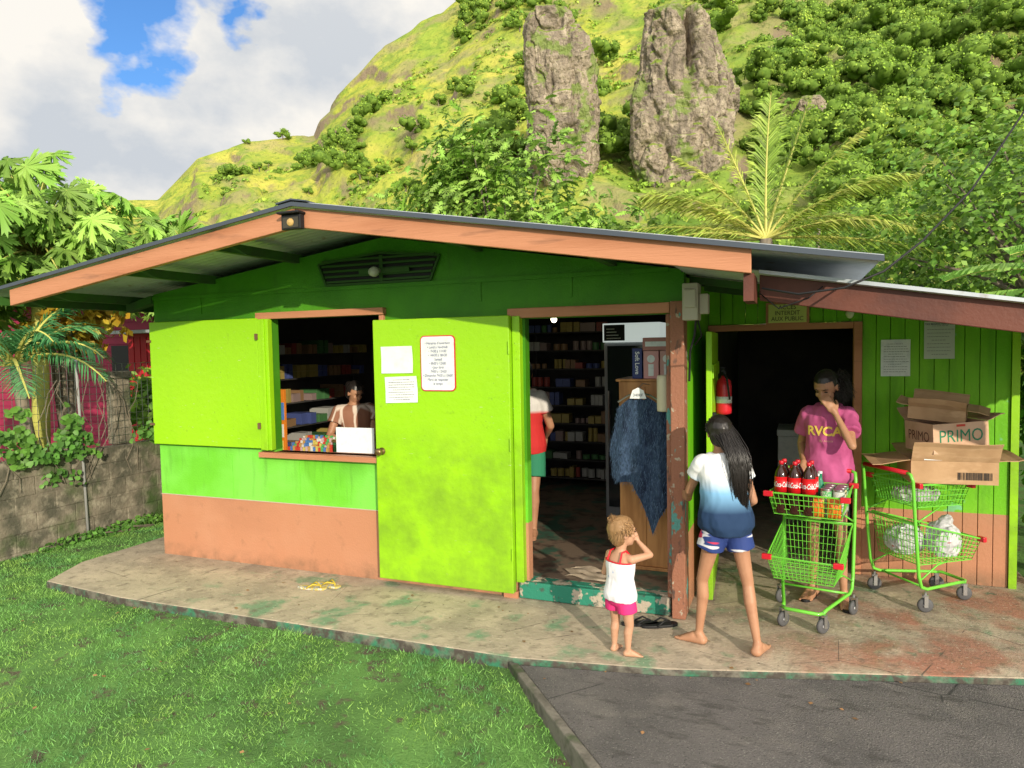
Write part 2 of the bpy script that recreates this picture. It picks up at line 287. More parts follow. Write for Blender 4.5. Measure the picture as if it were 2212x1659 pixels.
b=MB(); n=64; b.add([(0,0,-.26)]+[(4000*math.cos(2*math.pi*i/n),4000*math.sin(2*math.pi*i/n),-.26) for i in range(n)],[(0,i+1,(i+1)%n+1) for i in range(n)])
tag(b.build('ground',m_soil),kind='structure')
# rock pillars
def column(name,cx,cy,lat,prof,depth,seed,split=None,amp=1):
    ns,nk=230,260; zs=np.array([p[0] for p in prof]); l=np.array([p[1] for p in prof]); rr=np.array([p[2] for p in prof]); o=np.argsort(zs)
    Zc=np.linspace(zs.min(),zs.max(),nk); Lf=np.interp(Zc,zs[o],l[o]); Rt=np.interp(Zc,zs[o],rr[o])
    th=np.linspace(0,2*np.pi,ns,endpoint=False); c,s=np.cos(th),np.sin(th)
    pw=.5; cc=np.sign(c)*np.abs(c)**pw; ss_=np.sign(s)*np.abs(s)**pw
    T,ZZ=np.meshgrid(th,Zc); HW=((Rt-Lf)/2)[:,None]; MID=((Rt+Lf)/2)[:,None]
    u=MID+HW*cc[None]; v=(HW*0+depth)*ss_[None]
    px=cx+lat[0]*u-lat[1]*v; py=cy+lat[1]*u+lat[0]*v
    P=np.stack([px.ravel(),py.ravel(),ZZ.ravel()],1)
    n0=fbm(P/np.array([8.,8.,14.]),3,seed); n1=fbm(P/np.array([3.6,3.6,8.]),3,seed+3); n2=fbm(P/np.array([1.9,1.9,1.9]),3,seed+7)
    dr=(n0-.48)*3.0+(np.floor(n1*6)/6-.42)*2.2-np.exp(-((2*n0-1)/.05)**2)*1.2-np.exp(-((2*n1-1)/.07)**2)*.7+(n2-.5)*1.1+(fbm(P/.7,2,seed+9)-.5)*.7
    dr=dr*amp
    if split is not None: uu=(u-split[0]).ravel()+(n2-.5)*1.5; dr=dr-np.exp(-(uu/split[1])**2)*np.clip((P[:,2]-split[2])/8,0,1)*4.5*(v.ravel()<0)
    dr=dr.reshape(px.shape); ln=np.hypot(cc,ss_)[None]
    px=px+(lat[0]*cc-lat[1]*ss_)[None]/ln*dr; py=py+(lat[1]*cc+lat[0]*ss_)[None]/ln*dr
    V=np.stack([px.ravel(),py.ravel(),ZZ.ravel()],1)
    I=np.arange(ns*nk).reshape(nk,ns); rings=[V]; cen=V[-ns:].mean(0)
    for q,(f_,dz) in enumerate(((.85,.6),(.55,1.1),(.2,1.2))):
        rg=cen+(V[-ns:]-cen)*f_; rg[:,2]=V[-1,2]+dz+(fbm(rg/3.5,3,seed+q)-.5)*4.0*(1-f_*.5); rings.append(rg)
    V=np.vstack(rings); I=np.arange(ns*(nk+3)).reshape(nk+3,ns); J=np.roll(I,-1,1); Fq=np.stack([I[:-1],J[:-1],J[1:],I[1:]],-1).reshape(-1,4)
    top=len(V); V=np.vstack([V,V[-ns:].mean(0)[None]]); Ft=np.stack([I[-1],J[-1],J[-1]*0+top,J[-1]*0+top],-1)
    o=put(name,npmesh(name,V,np.vstack([Fq,Ft]),m_rock,False)); tag(o,kind='structure'); return o
def prof(rows,z0,y0,kz,kx,xc): return [(z0-(y-y0)*kz,(a-xc)*kx,(b_-xc)*kx) for y,a,b_ in rows]
column('rock_pillar',-45.1,138.3,(.954,.30),prof([(22,1150,1225),(45,1144,1246),(80,1142,1276),(120,1144,1286),(220,1148,1294),(300,1150,1292),(345,1170,1288),(400,1188,1280),(500,1160,1290)],69.6,15,.096,.097,1222),6.5,4)
column('rock_pillar',-22.2,143.6,(.989,.148),prof([(20,1408,1532),(60,1404,1545),(130,1398,1560),(190,1378,1586),(280,1372,1590),(340,1376,1578),(400,1388,1560),(500,1380,1570)],66.8,15,.0909,.0925,1475),7.5,31,split=(2.2,.9,50))
column('rock_pillar',-52.5,147,(.94,.34),prof([(170,1098,1120),(200,1080,1136),(290,1058,1150),(400,1045,1160)],58,150,.1,.1,1100),5,57)
column('rock_pillar',4,162,(1,0),prof([(160,1760,1800),(195,1730,1845),(250,1700,1890),(330,1680,1920)],52,150,.1,.1,1800),7,77)
# ------------------------------------------------------------ forest
KITE=np.array([[0,-.5,0],[.33,0,.06],[0,.5,0],[-.33,0,.06]]); KF=np.array([[0,1,2,3]])
def sph(nu=8,nv=5):
    V=[];Fx=[]
    for k in range(nv+1):
        a=-math.pi/2+math.pi*k/nv
        for i in range(nu): V.append((math.cos(a)*math.cos(2*math.pi*i/nu),math.cos(a)*math.sin(2*math.pi*i/nu),math.sin(a)))
    for k in range(nv):
        for i in range(nu): j=(i+1)%nu; Fx.append((k*nu+i,k*nu+j,(k+1)*nu+j,(k+1)*nu+i))
    return np.array(V),np.array(Fx)
SPV,SPF=sph()
def crown_pts(nl,nq,flat=.8,jit=.10,spread=.46):
    c=RNG.normal(size=(nl,3))*np.array([spread,spread,.28]); c[:,2]+=.1; rad=RNG.uniform(.28,.55,nl)
    k=RNG.integers(0,nl,nq); d=RNG.normal(size=(nq,3)); d/=np.linalg.norm(d,axis=1,keepdims=True); d[:,2]=np.where(d[:,2]<-.35,-d[:,2],d[:,2])
    p=c[k]+d*rad[k,None]*(1+RNG.normal(size=(nq,1))*jit); p[:,2]*=flat; return p,d,c,rad
def merge(parts):
    Vs=[];Fs=[];o=0
    for V,Fx in parts: Vs.append(V);Fs.append(Fx+o);o+=len(V)
    return np.vstack(Vs),np.vstack(Fs)
def crown_tpl(nl,nq,size):
    p,d,c,rad=crown_pts(nl,nq); s=RNG.uniform(.6,1.3,nq)*size; leaf=scatter(KITE,KF,frames(d+RNG.normal(size=d.shape)*.5,s),p)
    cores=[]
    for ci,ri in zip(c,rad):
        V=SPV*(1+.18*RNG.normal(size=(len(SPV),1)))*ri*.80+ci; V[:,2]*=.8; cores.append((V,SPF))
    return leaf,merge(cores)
tpl=[crown_tpl(10,420,.15) for _ in range(6)]; tpn=[crown_tpl(12,1100,.11) for _ in range(4)]
parts=[];cparts=[]
def ptree(x,y,rad,near=False,zup=.75):
    T_=(tpn if near else tpl); lf,co=T_[int(RNG.integers(0,len(T_)))]; a=RNG.uniform(0,6.28); c,s=math.cos(a),math.sin(a); zs_=RNG.uniform(.8,1.2)
    z=float(terr(np.array([x]),np.array([y]))[0])
    for (V,Fx),lst in ((lf,parts),(co,cparts)):
        Q=V*rad*np.array([1,1,zs_]); Q=np.stack([Q[:,0]*c-Q[:,1]*s,Q[:,0]*s+Q[:,1]*c,Q[:,2]],1)+[x,y,z+rad*zup]; lst.append((Q,Fx))
def flush(name):
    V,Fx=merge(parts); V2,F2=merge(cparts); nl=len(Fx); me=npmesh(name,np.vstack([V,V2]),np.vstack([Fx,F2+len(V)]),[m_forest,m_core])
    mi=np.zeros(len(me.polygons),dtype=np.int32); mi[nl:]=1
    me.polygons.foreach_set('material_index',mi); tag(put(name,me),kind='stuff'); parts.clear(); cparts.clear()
N=16000; az=RNG.uniform(-66,22,N); r=np.sqrt(RNG.uniform(48**2,310**2,N)); x=r*np.sin(np.radians(az)); y=r*np.cos(np.radians(az))-4.8
dn=fbm(np.stack([x,y,0*x],1)/28.,3,55)
pr=np.where(az>-3,1.0,np.where(az>-26,np.where(dn>.54,.4,.03),np.where(dn>.61,.3,.0)))
pr=np.where(r<100,.8,pr); pr=np.where((az<-26)&(r>=100)&(r<150)&(dn>.48),.5,pr)
pr=np.where((az>-2)&(dn<.44),.12,pr); pr=np.where((az<-26)&(r>262),0,pr)
keep=RNG.uniform(0,1,N)<pr*.34
blk=((az>-21.5)&(az<-3.0)&(r>102)&(r<152)); keep&=~blk
for xx,yy,r_ in zip(x[keep],y[keep],r[keep]): ptree(xx,yy,RNG.uniform(1.8,4.6) if r_>95 else RNG.uniform(1.6,3.2))
ncnt=int(keep.sum()); flush('forest')
for i in range(120):
    az=RNG.uniform(-64,24); r=RNG.uniform(26,50); ptree(r*math.sin(math.radians(az)),r*math.cos(math.radians(az))-4.8,RNG.uniform(1.4,2.2),True,1.15 if r<40 else 1.4)
flush('thicket')
N=9000; az=RNG.uniform(-58,18,N); r=np.sqrt(RNG.uniform(90**2,270**2,N)); x=r*np.sin(np.radians(az)); y=r*np.cos(np.radians(az))-4.8; dn=fbm(np.stack([x,y,0*x],1)/14.,4,155); ok=(dn>.52); x,y=x[ok],y[ok]; N=len(x); z=terr(x,y)
K=9; d=RNG.normal(size=(N*K,3)); d/=np.linalg.norm(d,axis=1,keepdims=True); d[:,2]=np.abs(d[:,2]); rad=np.repeat(RNG.uniform(.4,1.3,N),K); P=np.repeat(np.stack([x,y,z],1),K,0)+d*rad[:,None]*np.array([1,1,.7]); V,Fx=scatter(KITE,KF,frames(d+RNG.normal(size=d.shape)*.3,rad*1.1),P)
tag(put('scrub',npmesh('scrub',V,Fx,m_forest)),kind='stuff')
hc=[]
for i in range(3):
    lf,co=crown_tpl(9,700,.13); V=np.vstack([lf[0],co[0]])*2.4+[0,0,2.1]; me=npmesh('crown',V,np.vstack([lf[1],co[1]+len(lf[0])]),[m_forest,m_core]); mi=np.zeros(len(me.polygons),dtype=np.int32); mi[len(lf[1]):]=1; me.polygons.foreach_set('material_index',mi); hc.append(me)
bt=MB(); bt.tube([(0,0,-.6),(.1,0,.8),(0,.1,2.0)],[.28,.2,.1]); bt.tube([(.05,0,1),(.7,.2,2.0)],[.12,.05]); bt.tube([(.05,0,1.1),(-.6,-.3,2.1)],[.12,.05]); tm=bt.mesh('trunk',[m_bark],True)
spots=[(-39.3,298,1.3),(-41.8,298,.7),(-24.2,297,1.9),(-22.5,290,1.9),(-23.4,280,1.2),(-37.6,270,1.1),(-35.5,262,.9)]
for i in range(60): spots.append((RNG.uniform(-45,-20),RNG.uniform(105,275),RNG.uniform(.4,1.2)))
for a,r,s in spots:
    xx=r*math.sin(math.radians(a)); yy=r*math.cos(math.radians(a))-4.8; z=float(terr(np.array([xx]),np.array([yy]))[0])
    o=thing('hillside_tree','small round green tree on the grassy mountainside','tree',(xx,yy,z),RNG.uniform(0,6.28),'trees scattered on the grassy mountainside'); o.scale=(s,s,s*.85)
    put('crown',hc[int(RNG.integers(0,3))],o,True); put('trunk',tm,o,True)
# ------------------------------------------------------------ lawn, slab, asphalt
def lz(x,y):
    a=np.clip((-1.0-y)/1.2,0,1); return -.055-.10*a-.02*np.clip((x+5)/4,0,1)+.014*(fbm(np.stack([x*1.5,y*1.5,0*x],1),3,8)-.5)*2
gx=np.linspace(-9,3.5,120); gy=np.linspace(-7,4.5,110); GX,GY=np.meshgrid(gx,gy,indexing='ij'); PX,PY=GX.ravel(),GY.ravel()
PZ=lz(PX,PY); I=np.arange(len(PX)).reshape(120,110); Fq=np.stack([I[:-1,:-1],I[1:,:-1],I[1:,1:],I[:-1,1:]],-1).reshape(-1,4)
tag(put('lawn',npmesh('lawn',np.stack([PX,PY,PZ],1),Fq,m_lawn,True)),kind='structure')
def slabfront(x): return np.interp(x,[-5.95,-5.73,-4.8,-3.2,-1.57,-.7,.18,1.15,2.2],[-.45,-.92,-1.0,-.98,-.97,-.82,-.56,-.28,0.0])
def redge(y): return -1.60+(-.93-y)*.862
N=280000; x=RNG.uniform(-7.2,.8,N); y=-4.3+RNG.uniform(0,1,N)**.9*7.3
ok=(x<redge(y)-.035)&(((y<slabfront(x)-.012)&(x>-5.95))|(x<-5.97))&(x>-6.85)
x,y=x[ok],y[ok]; pn=fbm(np.stack([x*2.2,y*2.2,0*x],1),3,77); ok=(pn>.44)|(RNG.uniform(0,1,len(x))<.4); x,y,pn=x[ok],y[ok],pn[ok]; N=len(x)
z=lz(x,y); edge=np.exp(-((slabfront(x)-y)/.10)**2)*(x>-3.6)*(fbm(np.stack([x*5,y*5,0*x],1),2,5)>.5)+np.exp(-((redge(y)-x)/.08)**2)*.4
hgt=RNG.uniform(.008,.026,N)*(1+1.4*edge)*(.6+.9*pn); a=RNG.uniform(0,6.28,N); wd=RNG.uniform(.0014,.0032,N)*(1+.2*np.abs(y+2)); ln=RNG.uniform(.3,1.6,N)*hgt
ca,sa=np.cos(a),np.sin(a); b2_=RNG.uniform(0,6.28,N)
P0=np.stack([x-ca*wd,y-sa*wd,z],1); P1=np.stack([x+ca*wd,y+sa*wd,z],1); P2=np.stack([x+np.cos(b2_)*ln,y+np.sin(b2_)*ln,z+hgt],1)
V=np.stack([P0,P1,P2],1).reshape(-1,3); Fx=np.arange(3*N).reshape(N,3)
tag(put('grass',npmesh('grass',V,Fx,m_grass)),kind='stuff')
N=5000; x=RNG.uniform(-6.6,-1.0,N); y=RNG.uniform(-3.8,-1.0,N); wn_=fbm(np.stack([x*1.7,y*1.7,0*x],1),3,41); ok=(x<redge(y)-.06)&(y<slabfront(x)-.02)&(wn_>.52); x,y=x[ok],y[ok]; z=lz(x,y)+RNG.uniform(.008,.022,len(x))
nn=RNG.normal(size=(len(x),3))*.4+[0,0,1]; V,Fx=scatter(KITE*np.array([1.3,1,1]),KF,frames(nn,RNG.uniform(.010,.024,len(x))),np.stack([x,y,z],1)); tag(put('clover',npmesh('clover',V,Fx,m_vine)),kind='stuff')
N=90; x=RNG.uniform(-5.6,2.0,N); y=RNG.uniform(-3.0,-.1,N); z=np.where(y<slabfront(x),np.where(x>redge(y),-.031,lz(x,y)+.02),.004); V,Fx=scatter(KITE*np.array([1.2,1,1]),KF,frames(RNG.normal(size=(N,3))*.12+[0,0,1],RNG.uniform(.012,.035,N)),np.stack([x,y,z+.003],1)); tag(put('dry_leaves',npmesh('dry_leaves',V,Fx,pm('dry_leaf',(.30,.16,.07),rough=.8,rand=.5))),kind='stuff')
b=MB(); fr=[(-5.95,-.45),(-5.73,-.92),(-4.8,-1.0),(-3.2,-.98),(-1.57,-.97),(-.7,-.82),(.18,-.56),(1.15,-.28),(1.62,-.15),(1.62,4.6),(-5.95,4.6)]
b.pxy(fr,-.2,0); o=tag(b.build('pavement',[m_slab,m_slabe],bevel=.012),kind='structure')
for p in o.data.polygons:
    if abs(p.normal.z)<.5: p.material_index=1
b=MB(); b.pxy([(-1.53,-.975),(-.7,-.825),(.18,-.565),(1.15,-.285),(1.65,-.15),(2.3,.1),(9,2.5),(9,-12),(8.0,-12)],-.26,-.035)
tag(b.build('road',[m_asph],bevel=.006),kind='structure')
b=MB(); b.pxy([(-1.60,-.98),(-1.535,-.98),(7.99,-12.03),(7.90,-12.05)],-.26,-.022); tag(b.build('kerb',[m_curb],bevel=.008),kind='structure')
# ------------------------------------------------------------ shop
shop=thing('shop_building','low bright green wooden shop with brown trim and shallow gable roof','shop',(-2.5,2,0))
def rz(x): return 2.74-.138*(-3-x) if x<-3 else 2.74-.166*(x+3)
b=MB(); Y0,Y1=0,.08
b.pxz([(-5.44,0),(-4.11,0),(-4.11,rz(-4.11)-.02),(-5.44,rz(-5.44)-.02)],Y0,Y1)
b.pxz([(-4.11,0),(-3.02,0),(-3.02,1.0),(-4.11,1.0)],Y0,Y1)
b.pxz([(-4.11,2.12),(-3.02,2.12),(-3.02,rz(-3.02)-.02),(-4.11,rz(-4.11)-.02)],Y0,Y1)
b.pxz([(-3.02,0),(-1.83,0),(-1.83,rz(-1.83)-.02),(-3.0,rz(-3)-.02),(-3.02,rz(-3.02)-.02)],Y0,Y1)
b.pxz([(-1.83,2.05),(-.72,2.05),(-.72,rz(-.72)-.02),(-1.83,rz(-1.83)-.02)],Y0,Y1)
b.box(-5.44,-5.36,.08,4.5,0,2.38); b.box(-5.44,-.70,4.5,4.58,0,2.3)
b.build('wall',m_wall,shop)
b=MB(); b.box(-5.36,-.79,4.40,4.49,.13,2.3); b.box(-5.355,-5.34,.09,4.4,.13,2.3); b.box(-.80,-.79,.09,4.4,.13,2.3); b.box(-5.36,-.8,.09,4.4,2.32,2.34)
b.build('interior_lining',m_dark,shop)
b=MB(); b.box(-.785,-.705,.081,4.49,0,2.3); b.build('side_wall',m_annex,shop)
b=MB(); b.box(-5.35,-.80,.02,4.39,.005,.13); b.box(-1.9,-.8,-.03,.02,.005,.128); b.build('threshold',m_step,shop,bevel=.006)
b=MB(); b.box(-5.34,-.81,.10,4.38,.131,.134); m_floor=pm('shop_floor',(.20,.15,.11),[((.05,.13,.09),dict(noise=(4,.5,.6))),((.07,.05,.04),dict(noise=(7,.5,.65)))],rough=.5); b.build('floor',m_floor,shop)
b=MB(); b.box(-5.44,-3.06,-.006,-.001,.560,.566); b.build('band_trim',pm('trim_pale',(.5,.42,.33),rough=.6),shop)
b=MB()
for x_ in (-4.62,-3.9): b.box(x_,x_+.03,-.004,-.001,.575,.945)
for x_ in (-4.9,-2.2,-1.5): b.box(x_,x_+.03,-.008,-.001,2.19,2.33)
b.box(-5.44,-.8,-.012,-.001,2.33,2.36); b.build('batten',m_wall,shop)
win=MB(); win.box(-4.24,-2.99,-.05,.03,2.12,2.175); win.box(-4.24,-2.99,-.07,.10,.955,1.0); win.box(-3.04,-3.0,-.03,.09,1.0,2.12); winf=win.build('window_frame',[m_brown,m_leaf],shop,bevel=.004)
b=MB(); b.box(-5.44,-4.215,-.062,-.022,1.03,2.13); b.box(-4.205,-4.09,-.075,-.02,1.02,2.12); b.box(-4.15,-4.12,-.09,-.075,1.02,2.12)
shut=b.build('shutter',m_leaf,shop,bevel=.005); m_rust=pm('rust',(.16,.09,.05),rough=.7)
for z in (1.2,1.95):
    for x0,x1,y0,y1,h_ in ((-5.47,-5.42,-.072,-.062,.02),(-4.22,-4.195,-.09,-.06,.05)): b=MB(); b.box(x0,x1,y0,y1,z,z+h_); b.build('hinge',m_rust,shut)
b=MB(); b.box(-3.05,-1.915,-.105,-.045,.055,2.075); door=b.build('door',m_leaf,shop,bevel=.006)
b=MB(); b.box(-1.91,-1.85,-.06,.085,.13,2.07); b.build('jamb',m_leaf,shop,bevel=.004)
b=MB(); b.rev((-2.995,-.105,1.06),(0,-1,0),[(.03,0),(.03,.006),(.014,.01),(.014,.03),(.028,.04),(.03,.055),(.02,.068),(.002,.07)],16); b.build('handle',pm('brass',(.25,.17,.07),rough=.35,metal=.8),door,smooth=True)
for z in (.3,1.1,1.8): b=MB(); b.rev((-1.915,-.112,z),ZU,[(.008,0),(.008,.09)],8); b.build('hinge',m_leaf,door)
b=MB(); b.box(-1.95,-.79,-.045,.03,2.055,2.125); b.build('lintel',m_brown,shop,bevel=.005)
b=MB(); b.box(-.785,-.695,-.065,.09,.004,2.13); b.box(-.82,-.787,-.02,.09,.13,2.05); b.build('post',m_post,shop,bevel=.006)
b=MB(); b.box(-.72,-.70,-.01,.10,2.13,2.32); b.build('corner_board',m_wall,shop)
b=MB(); b.box(-2.02,-1.91,-.04,-.002,.0,.05,0); b.build('wall_foot',m_brown,shop)
b=MB(); P=[(-3.6,2.54),(-3.03,2.60),(-2.5,2.55),(-2.58,2.37),(-3.53,2.37)]
b.pxz(P,-.004,-.001,1)
for i in range(5):
    z0=2.385+i*.042; hw=.47+.015*i-(.0 if i<4 else .02); b.box(-3.05-hw,-3.05+hw,-.03,-.005,z0,z0+.016)
for (a,c) in zip(P,P[1:]+P[:1]): b.tube([(a[0],-.018,a[1]),(c[0],-.018,c[1])],.012,4)
b.box(-3.02,-2.99,-.032,-.03,2.38,2.58); b.build('vent',[m_vent,m_black],shop)
b=MB(); b.rev((-3.02,-.035,2.46),(0,-1,-.2),[(.02,0),(.022,.03),(.035,.05),(.04,.08),(.03,.11),(.003,.12)],12); b.build('light_bulb',pm('bulb_glass',(.5,.52,.45),rough=.3),shop,smooth=True)
b=MB(); b.box(-3.2,-2.75,-.045,-.034,2.44,2.475); b.build('lamp_board',m_under,shop)
# roof
def sheet(name,pts,y0,y1,mats,pitch_=.076):
    ny=int((y1-y0)/pitch_*6); ys=np.linspace(y0,y1,ny); V=[];Fx=[]
    for (x_,z_) in pts:
        for yy in ys: V.append((x_,yy,z_+.008*math.sin(yy*2*math.pi/pitch_)))
    for k in range(len(pts)-1):
        for j in range(ny-1): Fx.append((k*ny+j,k*ny+j+1,(k+1)*ny+j+1,(k+1)*ny+j))
    return npmesh(name,V,Fx,mats,True)
roofo=put('roof',sheet('roof',[(-6.25,2.351),(-3,2.80),(.37,2.241)],-1.06,4.9,m_roof),shop)
b=MB()
b.pxz([(-6.25,2.325),(-3,2.774),(-3,2.80),(-6.25,2.351)],-1.075,-1.062,0); b.pxz([(-3,2.774),(.37,2.215),(.37,2.241),(-3,2.80)],-1.075,-1.062,0)
b.build('edge_flashing',[m_roofu],roofo)
b=MB(); b.pxz([(-3.12,2.792),(-3,2.81),(-2.88,2.79),(-2.88,2.798),(-3,2.82),(-3.12,2.80)],-1.08,4.9); b.build('ridge_cap',m_roofu,roofo)
b=MB(); b.pxz([(-5.8,2.25),(-3.0,2.645),(-3.0,2.765),(-5.8,2.375)],-1.04,-.995); b.pxz([(-2.998,2.645),(-.22,2.195),(-.22,2.325),(-2.998,2.765)],-1.035,-.99)
b.build('bargeboard',m_brown,roofo,bevel=.004)
b=MB()
for x_ in (-6.05,-5.75,-4.75,-3.85,-2.2,-1.2): b.box(x_,x_+.05,-.99,4.5,rz(x_)-.055,rz(x_)+.015)
b.pxz([(-5.75,rz(-5.75)-.13),(-5.44,rz(-5.44)-.10),(-5.44,rz(-5.44)-.03),(-5.75,rz(-5.75)-.06)],-.03,.05)
b.build('purlin',m_under,roofo)
b=MB(); b.box(-.26,-.21,-.99,-.66,2.06,2.2); b.build('eave_beam',m_fascia,roofo)
def az_(x): return 2.225-.17*(x+.2)
ar=put('annex_roof',sheet('annex_roof',[(-.69,az_(-.69)+.01),(2.3,az_(2.3)+.01)],-.66,4.8,m_roof),shop)
b=MB(); b.pxz([(-.2,az_(-.2)-.145),(2.3,az_(2.3)-.145),(2.3,az_(2.3)-.003),(-.2,az_(-.2)-.003)],-.625,-.59); b.build('fascia',m_fascia,ar,bevel=.004)
b=MB(); b.pxz([(-.2,az_(-.2)),(2.3,az_(2.3)),(2.3,az_(2.3)+.02),(-.2,az_(-.2)+.02)],-.68,-.665); b.build('edge_flashing',m_roof,ar)
b=MB()
for y_ in (.1,.9): b.pxz([(-.68,az_(-.68)-.05),(2.3,az_(2.3)-.05),(2.3,az_(2.3)-.004),(-.68,az_(-.68)-.004)],y_,y_+.05)
b.build('rafter',m_under,ar)
b=MB()
def aw(x0,x1,z0,z1t=None):
    x=x0
    while x<x1-.001:
        e=min(x+.098,x1); zt0=z1t if z1t else az_(x)-.01; zt1=z1t if z1t else az_(e)-.01
        b.pxz([(x+.002,z0),(e-.002,z0),(e-.002,zt1),(x+.002,zt0)],1.35,1.40); x=e
aw(.46,1.47,0); aw(-.70,.46,2.0)
b.box(-.7,1.47,1.402,1.42,2.0,2.05); b.box(.465,1.465,1.402,1.43,0,1.9)
b.box(1.39,1.47,1.44,4.5,0,1.9); b.box(-.7,1.47,4.5,4.58,0,2.0)
b.build('annex_wall',m_annex,shop,bevel=.003)
b=MB(); b.box(1.44,1.49,1.33,1.348,0,1.9); b.box(1.47,1.49,1.348,1.44,0,1.9); b.build('corner_trim',m_leaf,shop)
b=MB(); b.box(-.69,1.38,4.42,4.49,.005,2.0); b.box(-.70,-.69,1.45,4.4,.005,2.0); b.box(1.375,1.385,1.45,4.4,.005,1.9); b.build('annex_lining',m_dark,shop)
b=MB(); b.box(.40,.46,1.325,1.42,.004,1.995); b.box(-.70,.398,1.325,1.42,1.945,1.995); b.box(-.70,-.65,1.325,1.42,.004,1.943); b.build('annex_door_frame',m_brown,shop,bevel=.004)
b=MB(); Md=Matrix.Translation((-.64,1.32,0))@Matrix.Rotation(math.radians(-86.5),4,'Z'); b.box(0,1.02,-.02,.02,.03,1.93,0,Md)
b.box(.02,1.0,.02,.03,.3,.4,0,Md); b.box(.02,1.0,.02,.03,1.6,1.7,0,Md); ad=b.build('annex_door',m_leaf,shop,bevel=.004)
b=MB(); b.box(.93,.99,.02,.045,1.24,1.36,0,Md); b.rev(Md@V3((.96,.045,1.3)),Md.to_3x3()@V3((0,1,0)),[(.012,0),(.012,.03),(.022,.035),(.02,.05)],10); b.build('lock',m_black,ad)
t=thing('meter_box','beige electric meter box with cable on the shop corner','meter box',(-.6,-.02,2.0))
b=MB(); b.box(-.70,-.60,-.10,.06,2.0,2.24); b.box(-.69,-.61,-.125,-.101,2.08,2.20); b.box(-.598,-.54,-.06,.02,2.04,2.17); b.build('casing',pm('beige_plastic',(.5,.46,.38),rough=.5),t,bevel=.008)
b=MB(); b.tube([(-.62,-.04,2.0),(-.63,-.04,1.9),(-.66,-.03,1.8),(-.675,.03,1.6)],.008,6); b.tube([(-.61,-.02,2.0),(-.59,0,1.9),(-.64,.05,1.84)],.006,6); b.build('conduit',m_black,t)
t=thing('fire_extinguisher','red fire extinguisher hanging on the open green door','fire extinguisher',(-.52,.9,1.3))
b=MB(); b.rev((-.53,.85,1.30),ZU,[(.03,0),(.055,.01),(.058,.03),(.058,.22),(.05,.26),(.02,.285),(.018,.30)],16); b.build('cylinder_body',m_red,t,smooth=True)
b=MB(); b.rev((-.53,.85,1.60),ZU,[(.02,0),(.02,.03)],8); b.box(-.545,-.515,.79,.86,1.63,1.645); b.box(-.545,-.515,.78,.85,1.655,1.665); b.tube([(-.53,.83,1.61),(-.50,.77,1.58),(-.48,.77,1.42)],.008,6); b.build('valve',m_black,t)
b=MB(); b.rev((-.53,.85,1.39),ZU,[(.0592,0),(.0592,.05)],16); b.build('label_band',m_white,t,smooth=True)
t=thing('wall_lamp','small black solar lamp fixed on the brown bargeboard','lamp',(-3,-1.06,2.62))
b=MB(); b.box(-3.075,-2.925,-1.085,-1.042,2.625,2.72); b.pxz([(-3.085,2.72),(-2.915,2.72),(-2.915,2.735),(-3.085,2.735)],-1.12,-1.04); b.build('casing',m_black,t,bevel=.005)
b=MB(); b.rev((-3.0,-1.086,2.668),(0,-1,0),[(.028,0),(.022,.01),(.004,.016)],14); b.box(-3.06,-2.94,-1.089,-1.086,2.635,2.70,1); b.build('lens',[pm('amber',(.5,.33,.12),rough=.2),pm('lens_dark',(.05,.045,.03),rough=.15)],t)
RX=Matrix.Rotation(math.pi/2,4,'X')
def text(body,size,mat,loc,parent,name='lettering',rot=None,align='CENTER',shear=0,sx=1,func=None,bold=0,local=False,space=1):
    c=bpy.data.curves.new('t','FONT'); c.body=body; c.size=size; c.align_x=align; c.align_y='CENTER'; c.shear=shear; c.resolution_u=3; c.offset=bold; c.space_line=space
    o=bpy.data.objects.new('t',c); link(o); dg=bpy.context.evaluated_depsgraph_get(); me=bpy.data.meshes.new_from_object(o.evaluated_get(dg)); bpy.data.objects.remove(o)
    me.name=name; me.materials.clear(); me.materials.append(mat)
    if func:
        bm=bmesh.new(); bm.from_mesh(me); bmesh.ops.triangulate(bm,faces=bm.faces); bmesh.ops.subdivide_edges(bm,edges=bm.edges,cuts=1); bm.to_mesh(me); bm.free()
        for v in me.vertices: v.co=func(v.co.x*sx,v.co.y)
    else:
        M=Matrix.Translation(loc)@(rot if rot else RX)@Matrix.Diagonal((sx,1,1,1)); me.transform(M)
    return put(name,me,parent,local)
def paper(name,label,x0,x1,z0,z1,y,tilt=0,lines=0,mat=None,curl=.006):
    t=thing(name,label,'notice',((x0+x1)/2,y,z0)); n=8; V=[];Fx=[]; cx,cz=(x0+x1)/2,(z0+z1)/2
    for i in range(n+1):
        for j in range(n+1):
            u,v=i/n,j/n; px=x0+(x1-x0)*u; pz=z0+(z1-z0)*v; dx,dz=px-cx,pz-cz
            px,pz=cx+dx*math.cos(tilt)-dz*math.sin(tilt),cz+dx*math.sin(tilt)+dz*math.cos(tilt)
            V.append((px,y-.002-curl*(abs(2*u-1)**3)*(abs(2*v-1)**2)-.0012*math.sin(9*u+5*v)-.0012*abs(math.sin(7*v+3*u)),pz))
    for i in range(n):
        for j in range(n): a=i*(n+1)+j; Fx.append((a,a+1,a+n+2,a+n+1))
    put('sheet',npmesh('sheet',V,Fx,mat or m_white,False),t)
    if lines:
        b=MB()
        for k in range(lines):
            zz=z1-(z1-z0)*(.12+.76*k/max(1,lines-1)); wmx=(x1-x0)*(.8 if k%4 else .5); x=cx-wmx/2
            while x<cx+wmx/2*random.uniform(.8,1):
                e=x+random.uniform(.006,.022); h_=.0028; dd=(x-cx)*math.tan(tilt); b.box(x,e,y-.0065,y-.006,zz-h_/2+dd,zz+h_/2+dd); x=e+.004
        b.build('handwriting',m_inkg,t)
    return t
